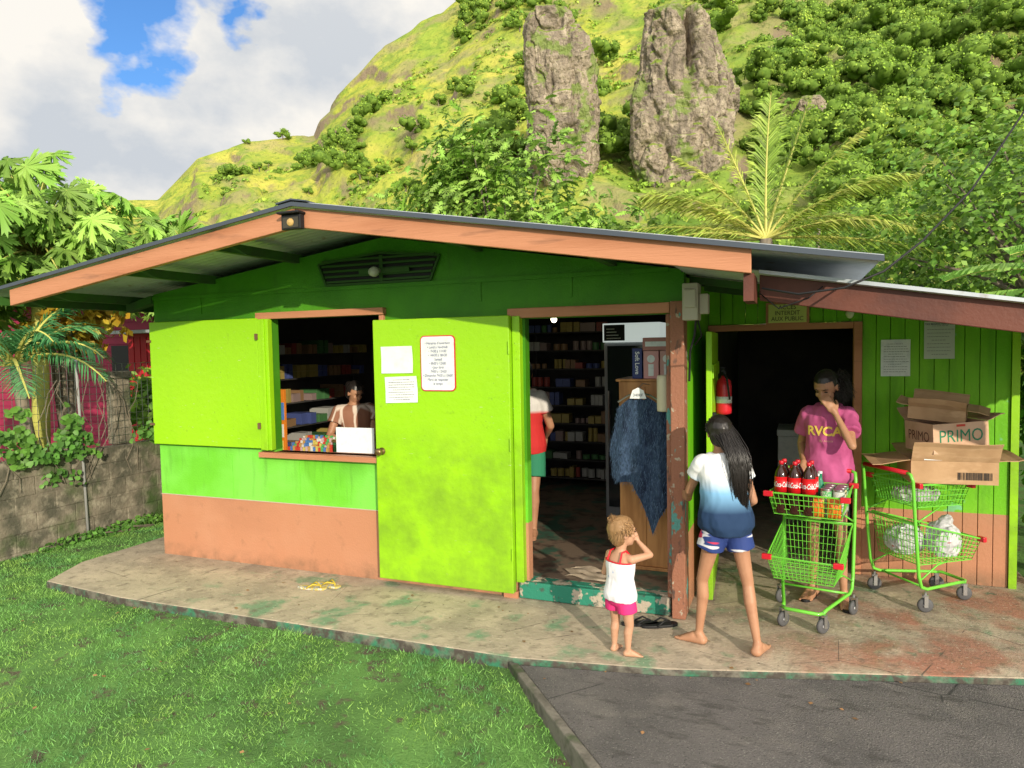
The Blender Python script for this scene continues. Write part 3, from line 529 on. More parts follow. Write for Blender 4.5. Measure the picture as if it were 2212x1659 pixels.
paper('paper_notice','blank white paper sheet taped to the green door',-2.975,-2.70,1.665,1.87,-.107,.01)
paper('paper_notice','printed white notice taped at its corners to the green door',-2.945,-2.665,1.44,1.64,-.107,.03,9)
paper('paper_notice','small white printed notice pinned on the annex planks',.59,.79,1.57,1.85,1.345,0,12)
tx=paper('transport_notice','pale grey transport poster pinned high on annex planks',.88,1.08,1.70,1.98,1.345,0,9,pm('paper_grey',(.55,.6,.52),rough=.6))
text('TAXI MANAVA TRANSPORT',.02,m_inkg,(.98,1.337,1.96),tx,sx=.75,bold=.0004)
t=thing('opening_hours_board','white opening hours board with rounded red border on green door','sign',(-2.48,-.11,1.53))
def rrect(x0,x1,z0,z1,r,k=6):
    P=[]
    for cx,cz,a0 in ((x1-r,z1-r,0),(x0+r,z1-r,90),(x0+r,z0+r,180),(x1-r,z0+r,270)):
        for i in range(k+1): a=math.radians(a0+90*i/k); P.append((cx+r*math.cos(a),cz+r*math.sin(a)))
    return P
b=MB(); b.pxz(rrect(-2.63,-2.34,1.53,1.945,.035),-.114,-.106,0); b.pxz(rrect(-2.622,-2.348,1.538,1.937,.028),-.117,-.1141,1); b.build('board',[m_red,m_white],t)
text("• Horaires d'ouverture\n• Lundi à Vendredi\n• 7H30 à 11H30\n• 14H30 à 18H30\n  Samedi\n• 8h00 à 12h00\n• Jour férié\n  7H30 à 12H30\n• Dimanche 7H30 à 11H00\nMerci de respecter\nle temps",.029,m_ink,(-2.485,-.119,1.737),t,sx=.78,shear=.15,space=1.04)
t=thing('access_sign','yellow green painted sign hanging over the annex doorway','sign',(-.07,1.32,2.0))
b=MB(); b.box(-.245,.08,1.322,1.34,1.985,2.165); b.box(-.225,.06,1.316,1.3215,2.002,2.15,1); b.build('board',[m_brown,pm('sign_yellow',(.60,.66,.20),rough=.5)],t)
text('ACCES\nINTERDIT\nAUX PUBLIC',.048,m_black,(-.083,1.313,2.078),t,sx=.9,space=.95)
b=MB(); b.ell((.37,1.30,2.06),(.03,.03,.04)); b.rev((.37,1.345,2.06),(0,-1,0),[(.03,0),(.03,.02)],10); b.build('globe_lamp',pm('globe',(.7,.75,.55),rough=.3),shop,smooth=True)
b=MB(); P=[V3((-.17,-1.0,2.12)),V3((.0,-1.06,2.08)),V3((.2,-1.07,2.10)),V3((.37,-1.05,2.17)),V3((.55,-.9,2.32)),V3((.78,-.72,2.57)),V3((1.03,-.54,2.96)),V3((1.5,-.2,3.7)),V3((2.3,.4,5.0))]
b.tube(P,.0055,6); b.tube([(-.2,-.64,2.12),(-.1,-.68,2.03),(.05,-.68,2.08),(.12,-.66,2.14)],.004,5)
tag(b.build('power_cable',m_black,smooth=True),'black overhead cable sagging onto the annex roof edge','cable')
# ------------------------------------------------------------ interior
m_goods=[pm('goods%d'%i,c,rough=.45) for i,c in enumerate([(.22,.04,.03),(.28,.22,.06),(.05,.07,.2),(.3,.3,.28),(.05,.14,.05),(.2,.12,.06),(.22,.16,.15)])]  # packet hues dimmed, so the gloom of the shop sits in their colour
m_goodb=[pm('packet%d'%i,c,rough=.4) for i,c in enumerate([(.55,.06,.04),(.6,.5,.12),(.08,.2,.5),(.65,.65,.6),(.1,.4,.12),(.5,.3,.1),(.55,.4,.4)])]
def rack(x0,x1,y0,y1,z1,n,label):
    t=thing('shelf_rack',label,'shelf',((x0+x1)/2,(y0+y1)/2,.134)); b=MB(); g=MB()
    for xx in (x0,x1-.03): b.box(xx,xx+.03,y0,y0+.03,.134,z1); b.box(xx,xx+.03,y1-.03,y1,.134,z1)
    for k in range(n):
        z=.25+(z1-.35)*k/(n-1); b.box(x0+.031,x1-.031,y0,y1,z,z+.015); alongx=(x1-x0)>(y1-y0); a,e=(x0+.04,x1-.04) if alongx else (y0+.04,y1-.04)
        while a<e-.1:
            w_=random.uniform(.045,.10); h_=random.uniform(.05,.12); mi=random.randrange(7); rd=random.random()<.5; stk=1+(h_<.08)*random.randint(0,1)
            for rep in range(random.randint(1,3)):
                if a>e-.1: break
                d0=random.uniform(.0,.06)
                for q in range(stk):
                    zz=z+.016+q*(h_+.002)
                    if alongx:
                        if rd: g.rev((a+w_/2,y0+.04+d0+w_/2,zz),ZU,[(w_*.46,0),(w_*.46,h_)],10,mi)
                        else: g.box(a,a+w_-.006,y0+.01+d0,y0+.2,zz,zz+h_,mi)
                    else: g.box(x0+.01,x1-.01-d0,a,a+w_-.006,zz,zz+h_,mi)
                a+=w_+.002
            if random.random()<.35: a+=random.uniform(.03,.10)
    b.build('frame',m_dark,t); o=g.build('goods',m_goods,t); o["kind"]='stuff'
rack(-5.2,-3.3,3.3,3.7,2.0,8,'tall metal rack packed with groceries in the dark shop')
rack(-3.1,-1.9,3.3,3.7,2.1,9,'tall metal rack of tins along the shop back wall')
rack(-5.3,-5.0,.9,2.9,1.9,7,'metal rack of packets along the inner side wall')
t=thing('refrigerator','tall glass door drinks refrigerator with lit white header','refrigerator',(-1.5,2.2,.134))
b=MB(); b.box(-1.78,-1.22,2.05,2.6,.134,1.87); b.build('body',pm('fridge_grey',(.25,.26,.27),rough=.4),t,bevel=.01)
b=MB(); b.box(-1.78,-1.22,2.0,2.55,1.875,2.06); b.build('header',pm('lit_header',(.7,.75,.7),rough=.3,emit=((.8,.9,.85),.5)),t,bevel=.006)
b=MB(); b.box(-1.765,-1.56,1.994,1.999,1.89,2.045); b.build('header_panel',m_black,t)
b=MB()
for k in range(4): b.box(-1.74,-1.60-.02*k,1.992,1.9935,1.91+.03*k,1.918+.03*k)
b.build('handwriting',m_white,t)
b=MB(); b.box(-1.74,-1.26,2.02,2.049,.25,1.84); b.build('glass_door',pm('dark_glass',(.02,.025,.03),rough=.08,spec=.8),t)
b=MB(); b.tube([(-1.72,1.99,.8),(-1.72,1.99,1.4)],.012); b.build('handle',m_metal,t)
t=thing('wooden_cabinet','varnished plywood cabinet standing just inside the doorway','cabinet',(-1.1,.8,.134))
b=MB(); b.box(-1.27,-.86,.52,.92,.16,1.57); b.box(-1.29,-.85,.50,.94,.134,.159); b.box(-1.29,-.85,.50,.94,1.571,1.59); b.box(-1.075,-1.068,.512,.519,.2,1.53); b.build('body',m_wood,t,bevel=.005)
b=MB(); b.rev((-1.09,.518,.9),(0,-1,0),[(.012,0),(.014,.02),(.004,.025)]); b.build('handle',m_metal,t)
t=thing('blue_carton','tall dark blue carton with white lettering on the cabinet','box',(-1.12,.6,1.59)); b=MB(); b.box(-1.17,-1.095,.54,.8,1.591,1.82); b.build('carton',pm('box_blue',(.02,.035,.16),rough=.4),t,bevel=.003)
text('Soft Love',.045,m_white,(-1.132,.537,1.71),t,rot=RX@Matrix.Rotation(-math.pi/2,4,'Z'),bold=.001)
for i,(x0,x1,z0,z1,c) in enumerate([(-1.085,-.97,1.591,1.80,(.6,.3,.3)),(-.96,-.86,1.591,1.80,(.55,.3,.28)),(-1.09,-.84,1.803,1.90,(.42,.18,.16))]):
    t=thing('paper_goods_carton','pink and white paper goods carton stacked on the cabinet','box',((x0+x1)/2,.65,z0)); b=MB(); b.box(x0,x1,.54,.82,z0,z1,0); b.build('carton',[pm('pinkbox%d'%i,c,rough=.5)],t,bevel=.003)
    b=MB()
    if z1-z0>.15: b.rev(((x0+x1)/2,.537,z1-.06),(0,-1,0),[(.03,0),(.001,.001)],12); b.box((x0+x1)/2-.02,(x0+x1)/2+.02,.536,.539,z0+.02,z1-.1)
    else: b.box(x0+.02,x1-.02,.536,.539,z0+.03,z1-.03)
    b.build('print',m_white,t)
b=MB(); b.rev((-.88,.25,1.37),ZU,[(.02,0),(.05,.005),(.052,.02),(.052,.24),(.045,.26),(.01,.262)],16); tag(b.build('paper_dispenser',pm('cream',(.72,.66,.48),rough=.4),smooth=True),'cream plastic paper dispenser hanging beside the doorway','dispenser')
PY_=.34
t=thing('poncho','shaggy dark slate blue poncho on a hanger before the cabinet','clothing',(-1.07,PY_,.55)); n=40; V=[];Fx=[]
for i in range(n+1):
    u=i/n; topz=1.49-.12*abs(2*u-1)**1.5-(.03 if abs(u-.5)<.12 else 0); botz=np.interp(u,[0,.12,.35,.5,.60,.68,.78,.88,1],[.88,.84,.84,.72,.58,.46,.58,.66,.74])
    for j in range(n+1):
        v=j/n; z=topz+(botz-topz)*v; wv_=.36+.10*min(1,v*1.6); x=-1.065+wv_*(u-.5); yy=PY_-.05*math.sin(math.pi*u)+.018*math.sin(u*20+v*2)*v; V.append((x+.008*math.sin(v*9),yy,z))
for i in range(n):
    for j in range(n): a=i*(n+1)+j; Fx.append((a,a+1,a+n+2,a+n+1))
m_navy=pm('slate_wool',(.035,.065,.125),[((.06,.105,.19),dict(noise=(45,.45,.6),st=(1,1,.35))),((.015,.025,.06),dict(noise=(12,.5,.7),st=(1,1,.4)))],rough=.9,bump=1,bsc=90,bst=(1,1,.3))
po=put('garment',npmesh('garment',V,Fx,m_navy,True),t)
NS=3600; P=np.array(V)[RNG.integers(0,len(V),NS)]+RNG.normal(size=(NS,3))*[.005,.003,.005]; P[:,1]-=.004
ST=np.array([[-.0010,0,0],[.0010,0,0],[.0006,-.004,-.014],[-.0006,-.003,-.022]]); Rm=np.tile(np.eye(3),(NS,1,1)); ang=RNG.normal(size=NS)*.22; Rm[:,0,0]=np.cos(ang);Rm[:,0,2]=-np.sin(ang);Rm[:,2,0]=np.sin(ang);Rm[:,2,2]=np.cos(ang); Rm*=RNG.uniform(.7,1.4,NS)[:,None,None]
v_,f_=scatter(ST,np.array([[0,1,2,3]]),Rm,P); put('fringe',npmesh('fringe',v_,f_,pm('slate_strand',(.085,.14,.235),rough=.8,rand=.7)),po)
hy=PY_-.02
b=MB(); b.tube([(-1.23,hy,1.43),(-1.15,hy,1.48),(-1.07,hy,1.50),(-.99,hy,1.48),(-.91,hy,1.43)],.007,6); b.tube([(-1.07,hy,1.50),(-1.07,hy,1.54),(-1.05,hy+.02,1.565),(-1.03,hy+.04,1.56),(-1.035,.50,1.55)],.003,6); b.build('hanger',m_metal,t)
b=MB(); b.pxz([(-1.13,1.46),(-1.01,1.46),(-1.03,1.52),(-1.07,1.54),(-1.11,1.52)],hy-.055,hy-.053); pt=b.build('price_tag',m_white,t); text('3400F',.03,m_inkg,(-1.07,hy-.057,1.485),pt)
t=thing('doormat','crumpled beige cloth mat on the shop floor','mat',(-1.4,.35,.135)); n=14; V=[];Fx=[]
for i in range(n+1):
    for j in range(n+1): u,v=i/n,j/n; V.append((-1.62+.32*u+.04*math.sin(7*v),.14+.26*v+.03*math.sin(6*u),.142+.006*math.sin(10*u+4*v)+.004*math.sin(13*v)))
for i in range(n):
    for j in range(n): a=i*(n+1)+j; Fx.append((a,a+n+1,a+n+2,a+1))
put('cloth',npmesh('cloth',V,Fx,pm('mat_cloth',(.50,.41,.31),[((.36,.29,.21),dict(noise=(12,.4,.6)))],rough=.9),True),t)
t=thing('counter','wooden counter behind the serving window','counter',(-4.2,.6,.134)); b=MB(); b.box(-5.2,-3.2,.35,.85,.86,.90); b.box(-5.15,-3.25,.40,.82,.136,.859); b.build('body',m_wood,t,bevel=.004)
b=MB(); b.box(-3.57,-3.20,.10,.115,1.0,1.21,0,Matrix.Rotation(0,4,'X')); tag(b.build('white_board_panel',m_white,bevel=.004),'small blank white panel standing on the window sill','panel')
t=thing('snack_display','orange and blue snack display card in the serving window','display',(-4.5,.5,.9)); b=MB(); b.box(-4.53,-4.36,.42,.45,.901,1.5,0); b.box(-4.53,-4.36,.414,.419,1.22,1.38,1); b.box(-4.52,-4.37,.414,.419,1.06,1.18,2); b.box(-4.52,-4.38,.414,.419,.93,1.03,3); b.rev((-4.45,.413,1.43),(0,-1,0),[(.045,0),(.002,.002)],12,3); b.build('card',[pm('orange',(.65,.2,.02),rough=.4),m_goodb[2],m_goodb[3],m_goodb[1]],t,bevel=.002)
t=thing('snack_tray','tray of small packets on the serving counter','tray',(-4.2,.5,.9)); b=MB(); b.box(-4.33,-3.85,.38,.7,.901,.93); b.build('tray_base',m_white,t); g=MB()
for i in range(16):
    for j in range(5): x=-4.32+i*.028; y=.4+j*.055; g.box(x,x+.022,y,y+.02,.932,.975+.018*j+random.uniform(0,.02),random.randrange(7))
o=g.build('packets',m_goodb,t); o["kind"]='stuff'
t=thing('ceiling_bulb','small lit bulb hanging inside the shop','lamp',(-2.28,2,2.1)); b=MB(); b.ell((-2.28,2,2.12),(.03,.03,.035)); b.build('bulb',pm('lit_bulb',(1,.9,.7),emit=((1,.85,.6),8)),t,smooth=True); b=MB(); b.tube([(-2.28,2,2.15),(-2.28,2,2.32)],.005); b.build('cord',m_black,t)
pl=bpy.data.objects.new('bulb_light',bpy.data.lights.new('bulb_light','POINT')); link(pl); pl.location=(-2.28,1.95,2.05); pl.data.energy=3; pl.data.color=(1,.85,.6); pl.data.shadow_soft_size=.05
t=thing('white_chest','white chest freezer deep in the annex room','freezer',(.1,3.4,.01)); b=MB(); b.box(-.2,.5,3.2,3.8,.01,.85); b.box(-.21,.51,3.18,3.82,.853,.92); b.build('body',m_white,t,bevel=.01); b=MB(); b.tube([(0,3.16,.88),(.3,3.16,.88)],.01); b.build('handle',m_black,t)
# ------------------------------------------------------------ people
def blob(name,b,mat,parent,voxel=.007,sm=6,fac=.5,disp=0,dscale=12,seed=1):
    me=b.mesh('tmp'); o=bpy.data.objects.new('tmp',me); link(o); r=o.modifiers.new('r','REMESH'); r.mode='VOXEL'; r.voxel_size=voxel; s=o.modifiers.new('s','SMOOTH'); s.iterations=sm; s.factor=fac
    dg=bpy.context.evaluated_depsgraph_get(); me2=bpy.data.meshes.new_from_object(o.evaluated_get(dg)); bpy.data.objects.remove(o)
    me2.name=name; me2.materials.clear(); me2.materials.append(mat)
    n=len(me2.vertices); co=np.zeros(n*3,dtype=np.float32); me2.vertices.foreach_get('co',co); co=co.reshape(-1,3)
    if disp:
        no=np.zeros(n*3,dtype=np.float32); me2.vertices.foreach_get('normal',no); no=no.reshape(-1,3)
        d=(1-np.abs(2*fbm(co*np.array([dscale,dscale,dscale*.55]),3,seed)-1)-.65)*disp; co=co+no*d[:,None]; me2.vertices.foreach_set('co',co.astype(np.float32).ravel())
    me2.polygons.foreach_set('use_smooth',[True]*len(me2.polygons)); me2.update()
    return put(name,me2,parent)
def ik(a,c,l1,l2,pole):
    d=c-a; D=d.length
    if D>(l1+l2)*.999: k=D/((l1+l2)*.999); l1*=k; l2*=k
    d.normalize(); x=(l1*l1-l2*l2+D*D)/(2*D); h=math.sqrt(max(0,l1*l1-x*x)); p=Vector(pole); p=p-d*p.dot(d); p.normalize(); return a+d*x+p*h
TT=[(-.17,.09,.08),(-.06,.155,.11),(.08,.165,.118),(.22,.15,.105),(.4,.128,.095),(.62,.145,.108),(.8,.158,.105),(.9,.145,.085),(.97,.085,.07),(1.03,.055,.055)]
def tw(t): ts=[q[0] for q in TT]; return float(np.interp(t,ts,[q[1] for q in TT])),float(np.interp(t,ts,[q[2] for q in TT]))
class Person:
    def __init__(s,label,h,hip,neck,fwd,look,feet,hands,skin,girth=1,hd=None,arm=1.0,limb=1.0):
        s.h=h; k=s.k=h/1.7; s.hip=Vector(hip); s.neck=Vector(neck); s.g=girth; s.fwd=Vector(fwd).normalized(); s.left=ZU.cross(s.fwd).normalized()
        s.up=(s.neck-s.hip).normalized(); s.fp=(s.fwd-s.up*s.fwd.dot(s.up)).normalized()
        s.t=thing('person',label,'person',(s.hip.x,s.hip.y,0)); b=MB(); g=girth
        b.loft(s.rings([q[0] for q in TT],0)); hd=hd or .13*h; s.hd=hd; q=hd/.225
        s.look=Vector(look).normalized(); s.hl=ZU.cross(s.look).normalized(); s.hu=s.look.cross(s.hl).normalized()
        s.hc=s.neck+s.up*(.085*q)+s.look*(.02*q)+s.hu*(.055*q); hc,lk,hl,hu=s.hc,s.look,s.hl,s.hu; ax=(hl,lk,hu)
        b.cap(s.neck-s.up*.04*k,hc-hu*.03*q-lk*.01*q,.052*k*g,.05*q*min(1,g+.08))
        b.ell(hc+hu*.02*q-lk*.008*q,(.076*q,.095*q,.088*q),ax); b.ell(hc-hu*.045*q+lk*.028*q,(.056*q,.058*q,.062*q),ax); b.ell(hc-hu*.085*q+lk*.055*q,(.026*q,.022*q,.02*q),ax)
        b.cap(hc+hu*.008*q+lk*.086*q,hc-hu*.028*q+lk*.104*q,.008*q,.014*q,8); b.ell(hc-hu*.033*q+lk*.092*q,(.018*q,.012*q,.009*q),ax)
        b.ell(hc-hu*.058*q+lk*.084*q,(.024*q,.012*q,.008*q),ax); b.ell(hc+hu*.026*q+lk*.078*q,(.05*q,.014*q,.01*q),ax)
        for sg in (1,-1):
            b.ell(hc+hl*(.077*q*sg)-lk*.008*q-hu*.008*q,(.010*q,.02*q,.032*q),ax); b.ell(hc+hl*.035*q*sg+lk*.062*q-hu*.028*q,(.022*q,.02*q,.02*q),ax)
        s.sh=[];s.el=[];s.wr=[]; gl=g*limb
        for sg,(wp,fd,pn,curl,pole) in zip((1,-1),hands):
            c=s.hip.lerp(s.neck,.87); S=c+s.left*(.165*k*g*sg); W=Vector(wp); E=ik(S,W,.17*h*arm,.148*h*arm,pole); s.sh.append(S);s.el.append(E);s.wr.append(W)
            b.cap(c+s.left*(.09*k*sg),S,.055*k*g,.05*k*gl); b.cap(S,E,.047*k*gl,.037*k*gl); b.cap(S.lerp(E,.45),S.lerp(E,.6),.043*k*gl,.041*k*gl); b.cap(E,E.lerp(W,.35),.037*k*gl,.036*k*gl); b.cap(E.lerp(W,.35),W,.036*k*gl,.0245*k*gl)
            s.hand(b,W,Vector(fd).normalized(),Vector(pn).normalized(),curl,k*(1.0 if h>1 else 1.1),sg)
        s.hj=[];s.kn=[];s.an=[]; z0=feet[2]
        for sg,(ax_,ay,fdr) in zip((1,-1),feet):
            Hj=s.hip+s.left*(.088*k*g*sg)-ZU*.02*k; An=V3((ax_,ay,z0+.075*k)); fd=Vector((fdr[0],fdr[1],0)).normalized()
            D=(An-Hj).length; Kn=ik(Hj,An,D*.512,D*.493,fd+s.fwd*.3); s.hj.append(Hj);s.kn.append(Kn);s.an.append(An)
            b.cap(Hj,Kn,.084*k*gl,.05*k*gl); b.cap(Kn,Kn.lerp(An,.3)-fd*.012*k,.048*k*gl,.052*k*gl); b.cap(Kn.lerp(An,.3)-fd*.012*k,An,.05*k*gl,.031*k*gl)
            sd_=ZU.cross(fd); hp=An-fd*.03*k; hp.z=z0+.034*k; b.cap(hp,An,.032*k,.034*k)
            for o_ in (-.016,.016):
                bp=An+fd*.115*k+sd_*o_*k*1.4; bp.z=z0+.021*k; b.cap(hp+sd_*o_*k*.5,bp,.031*k,.021*k); mid=An+fd*.04*k+sd_*o_*.4*k; mid.z=z0+.05*k; b.cap(mid,bp,.032*k,.019*k)
            for i in range(5):
                o_=(-.034+.017*i)*sg*-1; p0=An+fd*.125*k+sd_*o_*k; p0.z=z0+.014*k; L_=(.045-.006*i)*k; p1=p0+fd*L_; b.cap(p0,p1,.0125*k,(.0115 if i==0 else .009)*k,8)
        s.body=blob('body',b,skin,s.t,voxel=.0060 if h>1 else .0045,sm=4)
        b=MB()
        for sg in (1,-1): b.ell(hc+hl*.031*q*sg+lk*.0835*q+hu*.004*q,(.013*q,.006*q,.005*q),ax,n=10)
        b.build('eyes',m_eye,s.body,smooth=True)
        b=MB()
        for sg in (1,-1): b.tube([hc+hl*.016*q*sg+lk*.094*q+hu*.022*q,hc+hl*.034*q*sg+lk*.091*q+hu*.028*q,hc+hl*.05*q*sg+lk*.08*q+hu*.022*q],[.002*q,.004*q,.0015*q],5)
        b.build('eyebrows',m_hair,s.body)
        b=MB(); b.ell(hc-hu*.060*q+lk*.094*q,(.018*q,.004*q,.006*q),ax,n=10); b.build('lips',m_lip,s.body,smooth=True)
    def rings(s,ts,off,flare=0,n=24):
        R=[]
        for t in ts:
            w,d=tw(t); c=s.hip.lerp(s.neck,t); w=w*s.k*s.g+off+flare*(1-t); d=d*s.k*s.g+off*1.1+flare*(1-t)
            R.append([c+s.left*w*math.copysign(abs(math.cos(a))**.85,math.cos(a))+s.fp*d*math.copysign(abs(math.sin(a))**.9,math.sin(a)) for a in [2*math.pi*i/n for i in range(n)]])
        return R
    def hand(s,b,W,d,n,curl,k,sg):
        n=(n-d*n.dot(d)).normalized(); sd_=d.cross(n)*sg
        b.ell(W+d*.045*k,(.05*k,.036*k,.0145*k),(d,sd_,n)); b.cap(W,W+d*.03*k,.024*k,.022*k)
        for i,(o_,L_) in enumerate(zip((-.027,-.009,.009,.026),(.068,.076,.070,.054))):
            p=W+d*.080*k+sd_*o_*k; a=curl*.5; q=d*math.cos(a)+n*math.sin(a)+sd_*o_*2.5; q.normalize(); p1=p+q*L_*.5*k; a2=curl*1.3; q2=(d*math.cos(a2)+n*math.sin(a2)); p2=p1+q2*L_*.5*k
            b.cap(p-d*.02*k,p1,.0092*k,.0085*k,8); b.cap(p1,p2,.0083*k,.0068*k,8)
        p=W+d*.02*k-sd_*.026*k; q=(d*.6-sd_*.75+n*.25).normalized(); p1=p+q*.035*k; p2=p1+(d*.85-sd_*.3+n*.45).normalized()*.03*k; b.cap(p,p1,.012*k,.0098*k,8); b.cap(p1,p2,.0095*k,.0078*k,8)
    def shirt(s,mat,t0=.0,off=.02,sleeve=.5,flare=.0,disp=.012,name='shirt',sw=1.0):
        b=MB(); ts=[t0+(.985-t0)*i/9 for i in range(10)]; b.loft(s.rings(ts,off,flare)); k=s.k
        if sleeve:
            for S,E in zip(s.sh,s.el):
                c=s.hip.lerp(s.neck,.87); b.cap(c.lerp(S,.5),S,.06*k*s.g,.062*k*s.g); d=(E-S); e=S+d*sleeve; b.rev(S,d,[(.055*k*s.g,-.02),(.062*k*s.g*sw,.0),(.064*k*s.g*sw,(e-S).length*.6),(.072*k*s.g*sw,(e-S).length)],18)
        return blob(name,b,mat,s.t,voxel=.0070 if s.h>1 else .0050,sm=3,disp=disp,dscale=9/k)
    def shorts(s,mat,t1=.2,frac=.4,off=.012,flare=.014,disp=.006,name='shorts'):
        b=MB(); b.loft(s.rings([-.15,-.08,0,t1*.5,t1],off)); k=s.k
        for Hj,Kn in zip(s.hj,s.kn):
            d=Kn-Hj; L_=d.length*frac; b.rev(Hj-d.normalized()*.02*k,d,[(.085*k*s.g+off,0),(.086*k*s.g+off+flare*.5,L_*.5),(.08*k*s.g+off+flare,L_)],18)
        return blob(name,b,mat,s.t,voxel=.0070 if s.h>1 else .0050,sm=3,disp=disp,dscale=10/k)
    def haircap(s,mat,grow=.012,low=-.05,disp=.006,name='hair'):
        q=s.hd/.225; b=MB(); hc=s.hc; ax=(s.hl,s.look,s.hu)
        b.ell(hc+s.hu*.028*q-s.look*.018*q,((.076+grow)*q,(.092+grow)*q,(.088+grow)*q),ax); b.ell(hc-s.look*.045*q+s.hu*low*q*.4,((.07+grow)*q,.06*q,(.085)*q),ax)
        o=blob(name,b,mat,s.body,voxel=.005,sm=2,disp=disp,dscale=30); bm=bmesh.new(); bm.from_mesh(o.data); dl=[]
        for v in bm.verts:
            r=v.co-hc; f_=r.dot(s.look)/q; u_=r.dot(s.hu)/q
            if f_>.030 and u_<.062: dl.append(v)
            elif f_>-.01 and u_<.015: dl.append(v)
        bmesh.ops.delete(bm,geom=dl,context='VERTS'); bm.to_mesh(o.data); bm.free(); return o
m_lip=pm('lip',(.35,.12,.09),rough=.4)
def strands(name,paths,r,mat,parent):
    b=MB()
    for P in paths:
        n=len(P); b.tube(P,[r*(1-.75*i/(n-1)) for i in range(n)],4,cap=False)
    return put(name,b.mesh(name,[mat],True,fix=False),parent)
def tsurf(target,origin,rt,up,nrm):
    bv=BVHTree.FromPolygons([v.co.copy() for v in target.data.vertices],[tuple(p.vertices) for p in target.data.polygons])
    def f(x,y):
        p=origin+rt*x+up*y; h=bv.ray_cast(p+nrm*.5,-nrm); return (h[0]+nrm*.004) if h[0] else p
    return f
# woman
W=Person('woman in pink t-shirt holding the green cart, hand at mouth',1.69,(.195,.66,.90),(.195,.62,1.41),(-.22,-1,0),(-.38,-.87,-.48),
  [(.30,.60,(.1,-1)),(.10,.72,(-.35,-1)),0],[((.232,.475,1.36),(-.52,-.02,.85),(-.45,.85,.1),.55,(.6,-.2,-1)),((.035,.575,1.0),(-.1,-.6,-.55),(0,-.3,-1),1.4,(-.15,.5,-.6))],m_skin,girth=.76)
m_pink=pm('pink_shirt',(.50,.10,.26),[((.38,.065,.185),dict(noise=(7,.4,.65)))],rough=.85)
ws=W.shirt(m_pink,t0=-.28,off=.026,sleeve=.6,flare=.020,disp=.032,sw=1.2); W.shorts(pm('dark_shorts',(.06,.02,.04),rough=.8),frac=.3)
nr=W.fwd.copy(); text('RVCA',.088,pm('print_yellow',(.85,.60,.12),rough=.7),None,ws,func=tsurf(ws,V3((.160,.5,1.225)),W.left,ZU,nr),bold=.003)
text('By Artists',.022,pm('print_pale',(.7,.4,.3),rough=.7),None,ws,func=tsurf(ws,V3((.175,.5,1.16)),W.left,ZU,nr))
W.haircap(m_hair,grow=.006); hp=W.hc-W.look*.075+W.hu*.02+W.left*.05; P=[]
for i in range(260):
    c=hp+V3(RNG.normal(size=3)*.022); d=V3(RNG.normal(size=3)).normalized(); d.z-=.25; d=(d+W.left*.8).normalized(); pts=[]; ph=random.uniform(0,6); o1=d.orthogonal().normalized(); o2=d.cross(o1)
    for j in range(12): a=ph+j*1.1; pts.append(c+d*(.0075*j)+ZU*(-.0007*j*j)+(o1*math.cos(a)+o2*math.sin(a))*.008)
    P.append(pts)
strands('hair',P,.0034,m_hair,W.body)
# girl
G=Person('barefoot girl with long black hair leaning on the post',1.46,(-.40,-.43,.77),(-.43,-.41,1.195),(-.45,.9,0),(-.35,.9,-.12),
  [(-.565,-.40,(-1,.35)),(-.22,-.455,(.25,1)),0],[((-.655,-.16,.85),(-.5,.75,.1),(.7,.5,0),.35,(-.5,-.5,-.9)),((-.36,-.20,.80),(-.5,.4,-.5),(-1,0,0),.4,(.5,-.2,-1))],m_skin,girth=.84)
m_dye=pm('dip_dye',(.80,.81,.83),[((.20,.42,.66),dict(z=(1.07,.97),noise=(5,-.6,.3))),((.015,.04,.10),dict(z=(.97,.85)))],rough=.85)
G.shirt(m_dye,t0=-.15,off=.026,sleeve=.45,flare=.020,disp=.020,sw=1.1)
m_surf=pm('printed_shorts',(.025,.05,.20),[((.65,.65,.7),dict(noise=(5,.55,.575),st=(.7,.7,5),det=1)),((.55,.04,.10),dict(noise=(6,.60,.63),st=(.6,.6,4),det=1))],rough=.7)
G.shorts(m_surf,t1=.0,frac=.44,off=.010,flare=.014); G.haircap(m_hair,grow=.014)
P=[]
for i in range(520):
    a=random.uniform(-1.9,1.9); e=random.uniform(-.1,1.2); q=G.hd/.225; d0=(-G.look*math.cos(a)+G.hl*math.sin(a))*math.cos(e)+G.hu*math.sin(e)
    st=G.hc+G.hu*.025*q+V3((d0.x*.092,d0.y*.092,d0.z*.10))*q; tx_=-.015+random.gauss(0,.032); L_=random.uniform(.36,.50); pts=[]
    for j in range(11):
        u=j/10; tgt=G.neck-G.fwd*(.115+.035*math.exp(-((u-.5)/.3)**2))-ZU*(L_*u-.14)+G.left*(-.02+tx_*(1-.4*u)-.05*u); s_=min(1,u*2.6); s_=s_*s_*(3-2*s_)
        p=(st-ZU*(.12*u)).lerp(tgt,s_); pts.append(p+G.left*.005*math.sin(u*8+i)+G.fwd*.004*math.sin(u*7+i*2))
    P.append(pts)
strands('hair',P,.0036,m_hair,G.body)
